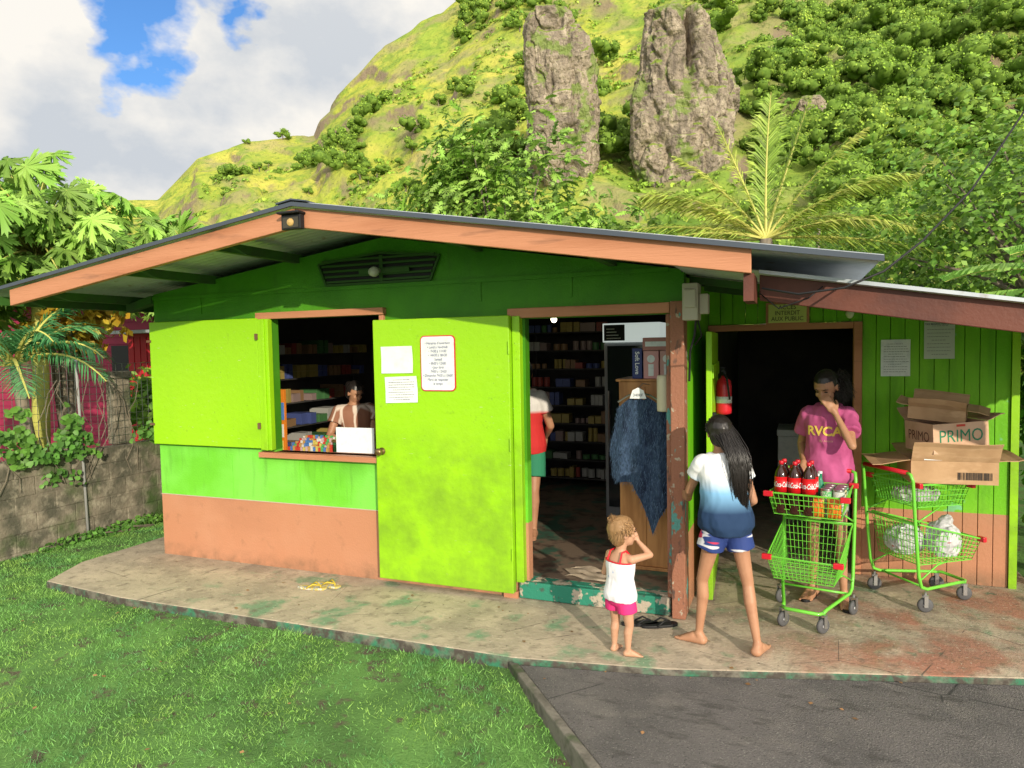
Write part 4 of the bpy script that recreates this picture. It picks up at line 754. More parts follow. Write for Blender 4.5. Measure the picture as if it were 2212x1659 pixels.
# toddler
T=Person('barefoot toddler in white top and pink shorts, hand at face',.86,(-.985,-.70,.345),(-.98,-.695,.625),(.5,.87,0),(.85,.52,.02),
  [(-1.03,-.675,(.2,.9)),(-.935,-.725,(.9,.25)),0],[((-1.03,-.575,.47),(.5,.6,.3),(1,0,0),.4,(-.5,-.4,-.9)),((-.885,-.645,.675),(-.35,.3,.85),(-.8,.4,0),.6,(1,-.3,-.9))],m_skinl,girth=1.05,hd=.178,arm=.82,limb=1.0)
m_tank=pm('white_top',(.80,.78,.82),[((.5,.55,.75),dict(noise=(35,.64,.68)))],rough=.85)
tank=T.shirt(m_tank,t0=-.04,off=.010,sleeve=0,flare=.010,disp=.007,name='tank_top')
bm=bmesh.new(); bm.from_mesh(tank.data); zc=T.hip.lerp(T.neck,.80).z; bmesh.ops.delete(bm,geom=[v for v in bm.verts if v.co.z>zc],context='VERTS'); bm.to_mesh(tank.data); bm.free()
b=MB()
for sg in (1,-1):
    c=T.hip.lerp(T.neck,.8); c2=T.hip.lerp(T.neck,1.0); w_=.05*sg
    b.tube([c+T.left*w_-T.fp*.060,c2+T.left*w_*.9-T.fp*.038,c2+T.left*w_*.9+ZU*.006,c+T.left*w_+T.fp*.062],.006,6)
R_=T.rings([.795],.012)[0]; b.tube(R_+[R_[0]],.005,6); b.build('strap',m_red,tank)
T.shorts(pm('pink_shorts',(.70,.035,.19),rough=.8),t1=.15,frac=.52,off=.009,flare=.008,disp=.003); T.haircap(m_hairb,grow=.014,disp=.010)
P=[]; q=T.hd/.225
for i in range(800):
    a=random.uniform(-2.3,2.3); e=random.uniform(-.45,1.5); d0=(-T.look*math.cos(a)+T.hl*math.sin(a))*math.cos(e)+T.hu*math.sin(e); st=T.hc+T.hu*.022*q+d0*.098*q; tail=T.hc-T.look*.08*q+T.hu*.09*q
    if random.random()<.75: pts=[st,st.lerp(tail,.35)+d0*.012,st.lerp(tail,.7)+d0*.010,tail]
    else:
        o1=V3(RNG.normal(size=3)).normalized(); pts=[st+d0*(.0025*j)-ZU*(.0018*j*j)+o1*.004*math.sin(j*1.5+i) for j in range(6)]
    P.append(pts)
for i in range(220):
    c=T.hc-T.look*.08*q+T.hu*.10*q; d=V3(RNG.normal(size=3)).normalized(); P.append([c,c+d*.018+ZU*.008,c+d*.028+V3(RNG.normal(size=3)*.005),c+d*.030-ZU*.010])
strands('hair',P,.0022,m_hairb,T.body)
# clerk & shopper
K=Person('shop clerk in striped brown shirt behind the counter',1.5,(-4.02,1.08,.88),(-4.04,1.05,1.32),(.8,-.5,0),(.8,-.3,-.35),
  [(-4.0,1.15,(.8,-.4)),(-4.12,1.0,(.8,-.4)),.134],[((-3.82,.92,.96),(.8,-.3,-.2),(0,0,-1),.4,(.2,.6,-1)),((-3.95,.78,.96),(.8,-.2,-.2),(0,0,-1),.4,(-.6,-.4,-.8))],m_skin,girth=1.1)
K.shirt(pm('striped_shirt',(.28,.13,.08),[((.65,.55,.46),dict(vor=(9,.1,.05),st=(1.2,.2,.25)))],rough=.8),t0=-.1,off=.02,sleeve=.5); K.shorts(m_dark,frac=.9); K.haircap(m_hair,grow=.018)
b=MB(); b.ell(K.hc-K.look*.11+K.hu*.03,(.04,.04,.045)); b.build('hair_bun',m_hair,K.body,smooth=True)
S=Person('shopper in red and white t-shirt and green shorts',1.7,(-2.31,1.22,.92),(-2.31,1.2,1.47),(.1,1,0),(-.3,1,0),
  [(-2.40,1.25,(.1,1)),(-2.21,1.12,(.2,-1)),.134],[((-2.53,1.3,.95),(0,.2,-1),(1,0,0),.4,(-1,-.5,0)),((-2.20,1.45,1.0),(0,.4,-1),(-1,0,0),.4,(1,-1,0))],m_skin)
S.shirt(pm('red_white_shirt',(.55,.03,.03),[((.62,.6,.58),dict(z=(1.25,1.28)))],rough=.8),t0=-.05,off=.03,sleeve=.5); S.shorts(pm('green_shorts',(.03,.22,.12),rough=.8),frac=.7); S.haircap(m_hair)
# ------------------------------------------------------------ carts
def wire_panel(b,A,B_,C,D,nx,ny,r=.0022):
    A,B_,C,D=map(Vector,(A,B_,C,D))
    for i in range(nx+1): u=i/nx; b.tube([A.lerp(B_,u),D.lerp(C,u)],r,4,cap=False)
    for j in range(ny+1): v=j/ny; b.tube([A.lerp(D,v),B_.lerp(C,v)],r*1.15,4,cap=False)
def basket(y0,y1,w0,w1,zt0,zt1,zb,ins=.035,ny=5):
    b=MB(); T0=[(-w0,y0,zt0),(w0,y0,zt0),(w1,y1,zt1),(-w1,y1,zt1)]; B0=[(-w0+ins,y0+ins,zb),(w0-ins,y0+ins,zb),(w1-ins,y1-ins*1.3,zb),(-w1+ins,y1-ins*1.3,zb)]
    for i in range(4):
        j=(i+1)%4; wire_panel(b,B0[i],B0[j],T0[j],T0[i],15,ny)
    wire_panel(b,B0[0],B0[1],B0[2],B0[3],12,9); b.tube(T0+[T0[0]],.006,6); b.tube(B0+[B0[0]],.0035,5); return b
wheel_t=MB(); wheel_t.rev((-.014,0,0),(1,0,0),[(.038,0),(.046,.004),(.05,.01),(.05,.018),(.046,.024),(.038,.028)],22); wt=wheel_t.mesh('tyre',[m_tyre],True)
wheel_r=MB(); wheel_r.rev((-.017,0,0),(1,0,0),[(.006,-.002),(.012,0),(.014,.004),(.036,.003),(.039,.006),(.039,.028),(.036,.031),(.014,.03),(.012,.034),(.006,.036)],18); wr_=wheel_r.mesh('rim',[pm('rim_grey',(.7,.7,.7),rough=.4)],False)
def cart_parts(t):
    b=MB(); r=.0115
    for sg in (1,-1):
        b.tube([(sg*.12,.50,.13),(sg*.13,.44,.135),(sg*.215,.09,.15),(sg*.222,.04,.17),(sg*.225,.015,.25),(sg*.228,-.02,.60),(sg*.23,-.045,.90),(sg*.225,-.06,.945),(sg*.2,-.065,.955)],r,8)
        b.tube([(sg*.225,.03,.22),(sg*.19,.2,.30),(sg*.17,.30,.31)],.006,6); b.tube([(sg*.228,-.0,.62),(sg*.2,.2,.70)],.006,6)
    b.tube([(-.12,.50,.13),(-.10,.53,.13),(.10,.53,.13),(.12,.50,.13)],r,8); b.tube([(-.21,.1,.15),(.21,.1,.15)],.008,6); b.tube([(-.228,-.02,.6),(.228,-.02,.6)],.007,6)
    b.build('frame',m_cart,t,smooth=True,local=True)
    basket(0,.42,.22,.235,.87,.855,.71,.03,4).build('basket',m_cart,t,local=True); basket(.02,.54,.22,.215,.60,.46,.31,.035,6).build('basket',m_cart,t,local=True)
    b=MB(); b.tube([(-.2,-.065,.955),(.2,-.065,.955)],.015,10); b.build('handle',m_red,t,smooth=True,local=True)
    for (x,y,z) in ((.235,.42,.85),(-.235,.42,.85),(.215,.54,.46),(-.215,.54,.46),(.225,0,.87),(-.225,0,.87)):
        b=MB(); b.box(x-.03,x+.03,y-.012,y+.016,z-.02,z+.016); b.build('corner_cap',m_red,t,bevel=.005,local=True)
    for (x,y) in ((.235,.06),(-.235,.06),(.12,.50),(-.12,.50)):
        o=bpy.data.objects.new('wheel',None); link(o); o.parent=t; o.location=(x,y,.0505); o.rotation_euler=(0,0,random.uniform(-.7,.7)); o.empty_display_size=.05
        put('tyre',wt,o,True); put('rim',wr_,o,True)
        b=MB(); b.box(-.025,-.021,-.012,.012,-.01,.07); b.box(.021,.025,-.012,.012,-.01,.07); b.box(-.025,.025,-.014,.014,.068,.074); b.tube([(0,0,.07),(0,0,.09)],.009,8); b.build('caster_fork',m_metal,o,local=True)
th1=math.radians(168.5); c1=thing('shopping_cart','green two-tier shopping cart with red handle holding drinks and groceries','shopping cart',(.13,.52,0),th1,'green two-tier shopping carts'); cart_parts(c1)
c2=c1.copy(); COL.objects.link(c2); c2.location=(.615,.77,0); c2.rotation_euler=(0,0,math.radians(-54.4)); c2["label"]='green two-tier shopping cart piled with cardboard boxes and plastic bags'
for ch in list(c1.children):
    q=ch.copy(); COL.objects.link(q); q.parent=c2
    for g_ in list(ch.children): k_=g_.copy(); COL.objects.link(k_); k_.parent=q
M1=Matrix.Translation((.13,.52,0))@Matrix.Rotation(th1,4,'Z'); M2=Matrix.Translation((.615,.77,0))@Matrix.Rotation(math.radians(-54.4),4,'Z')
m_cola=pm('cola',(.035,.010,.006),rough=.12,spec=.6); m_lab=pm('cola_label',(.62,.01,.015),rough=.35)
ZB=.714
def bottle(p,first=None):
    if first is None:
        t=thing('soda_bottle','dark cola bottle with red label and red cap in the cart','bottle',p,0,'cola bottles in the cart')
        b=MB(); b.rev((0,0,0),ZU,[(.03,0),(.040,.01),(.042,.04),(.038,.10),(.042,.15),(.042,.24),(.036,.275),(.018,.31),(.013,.32),(.013,.33)],18); b.build('bottle_body',m_cola,t,smooth=True,local=True)
        b=MB(); b.rev((0,0,.145),ZU,[(.0428,0),(.0428,.10)],20); lb=b.build('label_wrap',m_lab,t,smooth=True,local=True)
        for a0 in (0,2.1,4.2): text('Coca-Cola',.048,m_white,None,lb,func=lambda x,y,a0=a0:V3((.0442*math.sin(x/.0442+a0),-.0442*math.cos(x/.0442+a0),.195+y)),shear=.35,sx=.45,local=True,bold=.001)
        b=MB(); b.rev((0,0,.325),ZU,[(.0155,0),(.0155,.022),(.012,.024)],14); b.build('cap',m_red,t,smooth=True,local=True); return t
    t=first.copy(); COL.objects.link(t); t.location=p; t.rotation_euler=(0,0,random.uniform(-.5,.5))
    for ch in first.children:
        q=ch.copy(); COL.objects.link(q); q.parent=t
        for g_ in ch.children: k_=g_.copy(); COL.objects.link(k_); k_.parent=q
    return t
fb=None
for i in range(3):
    for j in range(2):
        p=M1@V3((.165-.086*i,.36-.087*j,ZB)); o=bottle(p,fb); fb=fb or o
cans=[((-.10,.28),(.12,.40,.15)),((-.175,.28),(.5,.55,.5)),((-.10,.20),(.15,.45,.1)),((-.175,.20),(.55,.5,.3)),((-.10,.12),(.1,.3,.12)),((-.175,.12),(.12,.45,.2))]
for i,((x,y),c) in enumerate(cans):
    p=M1@V3((x,y,ZB)); t=thing('food_tin','green and white food tin standing in the upper cart basket','tin',p); b=MB(); b.rev((0,0,0),ZU,[(.034,0),(.036,.003),(.0345,.008),(.0345,.165),(.036,.17),(.034,.173)],16,0); b.build('can_body',m_metal,t,smooth=True,local=True)
    b=MB(); b.rev((0,0,.012),ZU,[(.0352,0),(.0352,.148)],16); b.build('label_wrap',[pm('canlabel%d'%i,c,[((.6,.6,.5),dict(noise=(30,.5,.55)))],rough=.4)],t,smooth=True,local=True)
for i in range(2):
    p=M1@V3((-.03-.0*i,.20-.10*i,ZB)); t=thing('juice_bottle','green glass drink bottle standing in the cart','bottle',p); b=MB(); b.rev((0,0,0),ZU,[(.03,0),(.033,.01),(.033,.15),(.014,.20),(.012,.24)],14); b.build('bottle_body',pm('greenglass%d'%i,(.02,.22,.12),rough=.1,spec=.6),t,smooth=True,local=True); b=MB(); b.rev((0,0,.238),ZU,[(.014,0),(.014,.015)],10); b.build('cap',m_white,t,local=True)
for i,(x,y,z) in enumerate([(-.06,.365,ZB),(-.16,.36,ZB),(.05,.18,ZB),(.13,.18,ZB),(.10,.09,ZB)]):
    p=M1@V3((x,y,z)); t=thing('orange_packet','crinkled orange food packet in the cart basket','packet',p,th1+.2*i); b=MB()
    R_=[]
    for k in range(9):
        v=k/8; th_=.030*math.sin(math.pi*min(max(v,.06),.94))**.6; R_.append([V3((.042*math.cos(a)*(1+.04*math.sin(5*v*6)),th_*math.sin(a)*(1+.1*math.sin(3*a+v*9)),.13*v)) for a in [2*math.pi*i_/16 for i_ in range(16)]])
    b.loft(R_); b.build('packet_body',[pm('orange_pk%d'%i,(.72,.17,.02) if i<3 else (.55,.45,.12),[((.7,.5,.1),dict(noise=(18,.55,.6)))],rough=.3)],t,smooth=True,local=True)
def carton(name,label,M,w,d,h,flaps,th=.006,mat=m_card):
    t=thing(name,label,'cardboard box',M.translation); b=MB(); Ml=Matrix.Translation(M.translation).inverted()@M
    b.box(-w/2,w/2,-d/2,d/2,0,th,0,Ml)
    b.box(-w/2,w/2,-d/2,-d/2+th,th,h,0,Ml); b.box(-w/2,w/2,d/2-th,d/2,th,h,0,Ml); b.box(-w/2,-w/2+th,-d/2+th,d/2-th,th,h,0,Ml); b.box(w/2-th,w/2,-d/2+th,d/2-th,th,h,0,Ml); bd=b.build('carton_body',mat,t,local=True)
    for (side,L_,ang) in flaps:
        f_=MB(); a=math.radians(ang); W_=w if side in 'fb' else d; sg=-1 if side in 'fl' else 1; n=8
        if side in 'fb': Mf=Ml@Matrix.Translation((0,sg*d/2,h))@Matrix.Rotation((a if sg<0 else -a),4,'X')
        else: Mf=Ml@Matrix.Translation((sg*w/2,0,h))@Matrix.Rotation((-a if sg<0 else a),4,'Y')
        ph=random.uniform(0,6); V=[];Fx=[]
        for i in range(n+1):
            for j in range(5):
                u=-W_/2+W_*i/n; v=sg*L_*j/4; zz=.001+.010*(j/4)*math.sin(u*11+ph)+.006*math.sin(j*1.7+ph)*(j/4); V.append(Mf@(V3((u,v,zz)) if side in 'fb' else V3((v,u,zz))))
        for i in range(n):
            for j in range(4): q=i*5+j; Fx.append((q,q+1,q+6,q+5))
        f_.add(V,Fx); o=f_.build('flap',mat,t,local=True); md=o.modifiers.new('s','SOLIDIFY'); md.thickness=.005; md.offset=1
    return t,Ml
def MM(x,y,z,r,tx=0,ty=0): return Matrix.Translation((x,y,z))@Matrix.Rotation(math.radians(r),4,'Z')@Matrix.Rotation(math.radians(tx),4,'X')@Matrix.Rotation(math.radians(ty),4,'Y')
Mb=MM(.95,.86,.875,6,0,0); t1,l1=carton('cardboard_box','large opened cardboard box with flaps spread on the cart',Mb,.52,.38,.155,[('f',.15,-60),('b',.2,-10),('l',.24,8),('r',.15,-8)])
b=MB()
for i in range(26): x=.02+i*.008; b.box(x,x+random.choice((.002,.004,.005)),-.1925,-.1905,.03,.08,0,l1)
b.build('barcode',m_black,t1,local=True)
Mw=MM(.92,.78,1.035,8); t2,l2=carton('white_carton','flat white carton with blue print between cardboard boxes',Mw,.30,.24,.05,[],mat=m_white); b=MB(); b.box(-.13,-.09,-.122,-.1205,.012,.038,0,l2); b.box(-.08,-.05,-.122,-.1205,.016,.034,0,l2); b.box(0,.12,-.122,-.1205,.02,.025,0,l2); b.box(0,.1,-.122,-.1205,.03,.034,0,l2); b.build('print',m_ink,t2,local=True)
m_prim=pm('carton_print_base',(.62,.41,.28),[((.52,.33,.21),dict(noise=(8,.4,.7)))],rough=.75,bump=.4,bsc=10)
Mp=MM(.95,.84,1.088,24,0,-3); t3,l3=carton('cracker_box','printed pink brown cracker carton stacked on the flat carton',Mp,.38,.32,.20,[('b',.12,-40),('r',.12,-15)],mat=m_prim)
m_pg=pm('print_green',(.02,.20,.10),rough=.6); m_pr=pm('print_red',(.5,.05,.03),rough=.6)
text('PRIMO',.118,m_pg,None,t3,func=lambda x,y:l3@V3((x*.88,-.1615,.110+y)),local=True)
text('CRACKER',.020,m_pr,None,t3,func=lambda x,y:l3@V3((x,-.1617,.035+y)),local=True)
text('PRIMO',.095,pm('print_dark',(.12,.05,.03),rough=.6),None,t3,func=lambda x,y:l3@V3((-.1915,-x*.85,.105+y)),local=True)
text('CRACKER',.018,m_pr,None,t3,func=lambda x,y:l3@V3((-.1917,-x,.04+y)),local=True)
b=MB(); b.box(-.03,.03,-.1618,-.161,.175,.190,0,l3); b.build('print_mark',m_pr,t3,local=True)
Mt=MM(.90,.88,1.302,-14,6,5); carton('cardboard_box','small opened cardboard box with raised flaps on the stack',Mt,.34,.25,.09,[('b',.08,-50),('f',.08,-50),('r',.13,5),('l',.08,-5)])
m_bag=pm('plastic_bag',(.68,.68,.70),[((.5,.2,.2),dict(noise=(14,.66,.69))),((.3,.4,.3),dict(noise=(9,.66,.7)))],rough=.25,spec=.5,trans=.25)
for i,(x,y,z,rx,ry,rz_) in enumerate([(-.06,.16,.335,.12,.13,.10),(.10,.33,.34,.10,.12,.13),(0,.2,.72,.15,.13,.045)]):
    p=M2@V3((x,y,z)); t=thing('plastic_bag','crumpled white plastic bag stuffed with goods in cart','bag',p); b=MB(); b.ell((0,0,rz_*.8),(rx,ry,rz_)); b.ell((.02,0,rz_*1.5),(rx*.4,ry*.4,rz_*.6)); me=b.mesh('bag')
    o=bpy.data.objects.new('tmp',me); link(o); r_=o.modifiers.new('r','REMESH'); r_.mode='VOXEL'; r_.voxel_size=.007; dg=bpy.context.evaluated_depsgraph_get(); me2=bpy.data.meshes.new_from_object(o.evaluated_get(dg)); bpy.data.objects.remove(o)
    n=len(me2.vertices); co=np.zeros(n*3,dtype=np.float32); me2.vertices.foreach_get('co',co); co=co.reshape(-1,3); no=np.zeros(n*3,dtype=np.float32); me2.vertices.foreach_get('normal',no); no=no.reshape(-1,3)
    co=co+no*((1-np.abs(2*fbm(co*14,3,i+3)-1)-.6)*.05)[:,None]; co[:,2]=np.maximum(co[:,2],0); me2.vertices.foreach_set('co',co.astype(np.float32).ravel()); me2.materials.clear(); me2.materials.append(m_bag); me2.update(); put('bag_body',me2,t,True)
def flip(cx,cy,ang,sole,strap,label,grp,L_=.25):
    t=thing('flip_flop',label,'sandal',(cx,cy,.001),ang,grp); P=[]
    for i in range(24):
        a=2*math.pi*i/24; yy=math.sin(a)*L_/2; wd=.043+.007*math.sin(a)-.006*math.cos(2*a); P.append((math.cos(a)*wd,yy))
    b=MB(); b.pxy(P,0,.018); b.build('sole',sole,t,bevel=.004,local=True)
    b=MB(); b.tube([(-.042,-.03,.015),(-.03,.02,.045),(0,.07,.03),(0,.072,.01)],.006,6); b.tube([(.042,-.03,.015),(.03,.02,.045),(0,.07,.03)],.006,6); b.build('strap',strap,t,smooth=True,local=True)
m_ff=pm('floral_sole',(.50,.40,.12),[((.25,.3,.3),dict(noise=(25,.5,.56))),((.6,.55,.45),dict(noise=(35,.56,.6)))],rough=.6)
flip(-.965,-.235,math.radians(-70),m_black,m_black,'black rubber flip flop lying on the pavement','black flip flop pair'); flip(-.84,-.215,math.radians(-58),m_black,m_black,'black rubber flip flop lying on the pavement','black flip flop pair')
flip(-3.50,-.36,math.radians(-80),m_ff,pm('yellow_strap',(.55,.42,.05),rough=.5),'yellow patterned flip flop on the concrete pavement','yellow flip flop pair'); flip(-3.42,-.27,math.radians(-95),m_ff,pm('yellow_strap2',(.55,.42,.05),rough=.5),'yellow patterned flip flop on the concrete pavement','yellow flip flop pair')
for (An,fd) in zip(W.an,((.1,-1),(-.35,-1))):
    a=math.atan2(fd[1],fd[0])-math.pi/2; f_=Vector((fd[0],fd[1],0)).normalized(); flip(An.x+f_.x*.05,An.y+f_.y*.05,a,m_black,m_brown,'dark sandal worn on the foot of the woman','sandals worn by the woman',.27)
# ------------------------------------------------------------ vegetation near
def limbtree(name,label,base,crown_c,crown_r,tv,tf,nleaf,lsize,mat,nl=14,cat='tree',tr=.16,spread=.20):
    t=thing(name,label,cat,base); B=Vector(base); C=Vector(crown_c); b=MB(); b.tube([B,B.lerp(C,.35)+V3((.15,.1,0)),B.lerp(C,.7)],[tr,tr*.8,tr*.6],8)
    ends=[]
    for i in range(nl):
        d=V3(RNG.normal(size=3)); d.z=abs(d.z)*.8-.15; d.normalize(); k_=RNG.uniform(.55,1); e=C+V3((d.x*crown_r[0],d.y*crown_r[1],d.z*crown_r[2]))*k_; m_=B.lerp(C,RNG.uniform(.5,.75)); b.tube([m_,m_.lerp(e,.5)+ZU*.15,e],[tr*.4,tr*.22,tr*.06],5); ends.append(e)
    b.build('trunk',m_bark,t,smooth=True)
    E=np.array([tuple(e) for e in ends]); k_=RNG.integers(0,nl,nleaf); p=E[k_]+RNG.normal(size=(nleaf,3))*np.array(crown_r)*spread; d=(p-np.array(C)); d/=np.linalg.norm(d,axis=1,keepdims=True)
    nrm=d*.5+RNG.normal(size=d.shape)*.45+[0,-.2,.6]; V,Fx=scatter(tv,tf,frames(nrm,RNG.uniform(.6,1.25,nleaf)*lsize),p); put('crown',npmesh('crown',V,Fx,mat),t); return t
def fan(P,droop=.25):
    V=[(0,0,0)]+[(x,y,-droop*(x*x+y*y)+.03*math.sin(x*20)) for x,y in P]; return np.array(V),np.array([[0,i+1,(i+1)%len(P)+1] for i in range(len(P))])
PP=[]
for i,a in enumerate(np.linspace(-150,150,9)):
    L_=(.6,.8,.92,1,1.05,1,.92,.8,.6)[i]*.32; ar=math.radians(a+90)
    for da,ll in ((-18.7,.32),(-10,.52),(-16,.70),(-8,.66),(-9,.90),(-3.5,.82),(0,1.0),(3.5,.82),(9,.90),(8,.66),(16,.70),(10,.52)): q=ar+math.radians(da); PP.append((math.cos(q)*L_*ll,math.sin(q)*L_*ll))
pv,pf=fan(PP,1.5)
BP=[(0,-.5),(.06,-.45)]
for i in range(5): y=-.36+i*.17; w_=.26*math.sin(math.pi*(y+.62)/1.25); BP+= [(w_,y+.06),(w_*.35,y+.10)]
BP+=[(0,.58)]; BP=BP+[(-x,y) for x,y in BP[1:-1][::-1]]
bv_,bf_=fan(BP,.5)
def papaya(base,crown,label,n,rad):
    t=thing('papaya_tree',label,'tree',base); b=MB(); B=Vector(base);C=Vector(crown); b.tube([B,B.lerp(C,.5)+V3((.05,0,0)),C],[.12,.09,.06],8); pos=[];nrm=[];up=[]
    for i in range(n):
        a=i*2.4+RNG.uniform(-.3,.3); e=RNG.uniform(-.5,1.3); L_=rad*RNG.uniform(.35,1.08); d=V3((math.cos(a)*math.cos(e),math.sin(a)*math.cos(e),math.sin(e)*.7)); c0=C-ZU*RNG.uniform(0,.6); e_=c0+d*L_-ZU*.1*L_*L_; b.tube([c0,c0.lerp(e_,.5)+ZU*.06,e_],[.012,.009,.005],5); pos.append(e_); nrm.append((d.x*.6+.15,d.y*.5-.35,.65)); up.append(d-ZU*.6)
    b.build('trunk',m_rib,t,smooth=True)
    nr=np.array(nrm)+RNG.normal(size=(n,3))*.3; sc=RNG.uniform(.65,1.15,n); fr=[]
    for k_ in range(n):
        nn=Vector(nr[k_]).normalized(); y=Vector(up[k_]); y=(y-nn*y.dot(nn)).normalized(); x=y.cross(nn); fr.append(np.array([x,y,nn]).T*sc[k_])
    V,Fx=scatter(pv,pf,np.array(fr),np.array([tuple(p) for p in pos])); put('crown',npmesh('crown',V,Fx,m_papaya),t)
papaya((-8.6,1.0,-.2),(-8.7,1.2,3.5),'papaya tree with large lobed leaves beside the neighbouring house',230,1.6)
papaya((-9.2,.2,-.2),(-9.3,.3,3.0),'papaya tree with drooping lobed leaves near the fence',150,1.4)
papaya((-8.0,3.4,-.2),(-8.2,3.3,3.35),'shorter papaya tree with broad leaves behind the roof',150,1.15)
limbtree('breadfruit_tree','breadfruit tree with big glossy lobed leaves behind the shop',(-5.7,9,-.2),(-5.6,9.2,3.9),(2.8,2.2,2.3),bv_,bf_,3400,.32,m_bread,nl=38,spread=.14)
limbtree('leafy_tree','dense dark green tree behind the annex roof',(4.0,9.5,-.2),(4.0,9.5,3.4),(3.0,2.5,2.4),KITE,KF,11000,.14,m_dense,nl=40)
limbtree('leafy_tree','dense rounded green tree behind the annex',(1.6,14,-.2),(1.6,14,2.8),(2.4,2,1.6),KITE,KF,7000,.14,m_dense,nl=30)
limbtree('leafy_tree','bushy green tree growing behind the shop roof',(-11.5,9,-.2),(-11.5,9.5,2.7),(2.6,2,1.6),KITE,KF,6000,.14,m_dense,nl=26)
limbtree('leafy_tree','bushy green tree growing behind the shop roof',(-2.6,15,-.2),(-2.6,15,2.7),(3.0,2,1.5),KITE,KF,6000,.14,m_dense,nl=26)
def frond(b,br,o,d,L_,droop,nl=46,lw=.03,ll=.55):
    d=Vector(d).normalized(); side=d.cross(ZU).normalized(); pts=[]; bend=random.uniform(-.12,.12)
    for i in range(13): u=i/12; pts.append(o+d*(L_*u*(1-.12*droop*u*u))-ZU*(droop*L_*u*u*.6)+side*(bend*L_*u*u))
    br.tube(pts,[.026*(1-.9*i/12)+.003 for i in range(13)],5); hang=random.uniform(.2,.5)
    for i in range(nl):
        if random.random()<.05: continue
        u=.10+.9*i/nl; k=u*12; j=min(int(k),11); p=pts[j].lerp(pts[j+1],k-j); tg=(pts[j+1]-pts[j]).normalized(); upv=side.cross(tg).normalized()
        lL=ll*(math.sin(math.pi*min(1,u*.93+.09))**.55)*random.uniform(.8,1.1)
        for sg in (1,-1):
            dd=(side*sg*.60+tg*.80+upv*random.uniform(-.05,.22)+V3(RNG.normal(size=3)*.05)).normalized(); m_=p+dd*lL*.5-ZU*.05*lL; e=p+dd*lL*.92-ZU*hang*lL*random.uniform(.6,1.3); wv_=tg*lw*.5
            b.add([p-wv_*.5,p+wv_*.5,m_+wv_,m_-wv_],[(0,1,2,3)]); b.add([m_-wv_,m_+wv_,e],[(0,1,2)])
def palm(base,crown,label,fr,mat,L_,lw=.04,ll=.6,tr=.14,name='coconut_palm',nl=46):
    t=thing(name,label,'palm tree',base); b=MB(); b.tube([base,Vector(base).lerp(Vector(crown),.5)+V3((.1,0,0)),crown],[tr*1.2,tr,tr*.8],10); b.build('trunk',m_bark,t,smooth=True)
    f_=MB(); br=MB()
    for (a,e,l_,dr) in fr:
        a=math.radians(a); e=math.radians(e); frond(f_,br,Vector(crown),(math.cos(a)*math.cos(e),math.sin(a)*math.cos(e),math.sin(e)),L_*l_,dr,lw=lw,ll=ll,nl=nl)
    c_=put('crown',f_.mesh('crown',[mat],False,fix=False),t); br.build('frond_rib',m_rib,c_)
fr=[(100,82,1.05,.06),(15,74,1.05,.14),(172,70,1.05,.16),(10,56,1.1,.35),(174,54,1.05,.35),(200,38,1.1,.5),(-15,36,1.1,.5),(5,36,1.2,.45),(180,34,1.15,.45),(185,18,1.2,.4),(0,16,1.25,.4),(178,3,1.15,.35),(6,2,1.15,.35),(-28,14,1.05,.5),(208,12,1.05,.5),(90,40,1,.6),(45,30,1.1,.6),(135,30,1.1,.6)]
palm((-.7,9.2,-.2),(-.55,9,3.72),'coconut palm with arching yellow green fronds behind the roof',fr,m_palm,2.75,lw=.034,ll=.72,nl=84)
fr2=[(random.uniform(0,360),random.uniform(5,70),random.uniform(.8,1.1),random.uniform(.4,.8)) for _ in range(16)]
for (x,y,z) in ((-9.5,33,6.5),(-4.5,40,8),(4.5,30,6.2),(8.5,24,6.5),(1.0,46,9.5),(-30,35,6)):
    palm((x,y,-.2),(x+.2,y,z),'distant coconut palm rising above the forest edge',fr2,m_palm,2.6,lw=.08,ll=.7,nl=26)
fr3=[(a,e,l_,dr) for a,e,l_,dr in [(-20,45,1,.8),(10,35,1,.8),(-50,40,1,.9),(-80,50,.9,.9),(40,50,1,.8),(80,60,1,.6),(130,50,1,.8),(170,45,1,.8),(-110,40,1,.9),(-145,45,1,.9),(210,60,.8,.6),(0,20,1.1,.7),(-35,15,1.1,.7),(-100,10,1,.8)]]
palm((-8.1,.6,-.2),(-8.0,.4,1.75),'small young palm with bluish green fronds behind the fence',fr3,m_palm2,1.5,lw=.028,ll=.42,tr=.07,name='young_palm',nl=50)
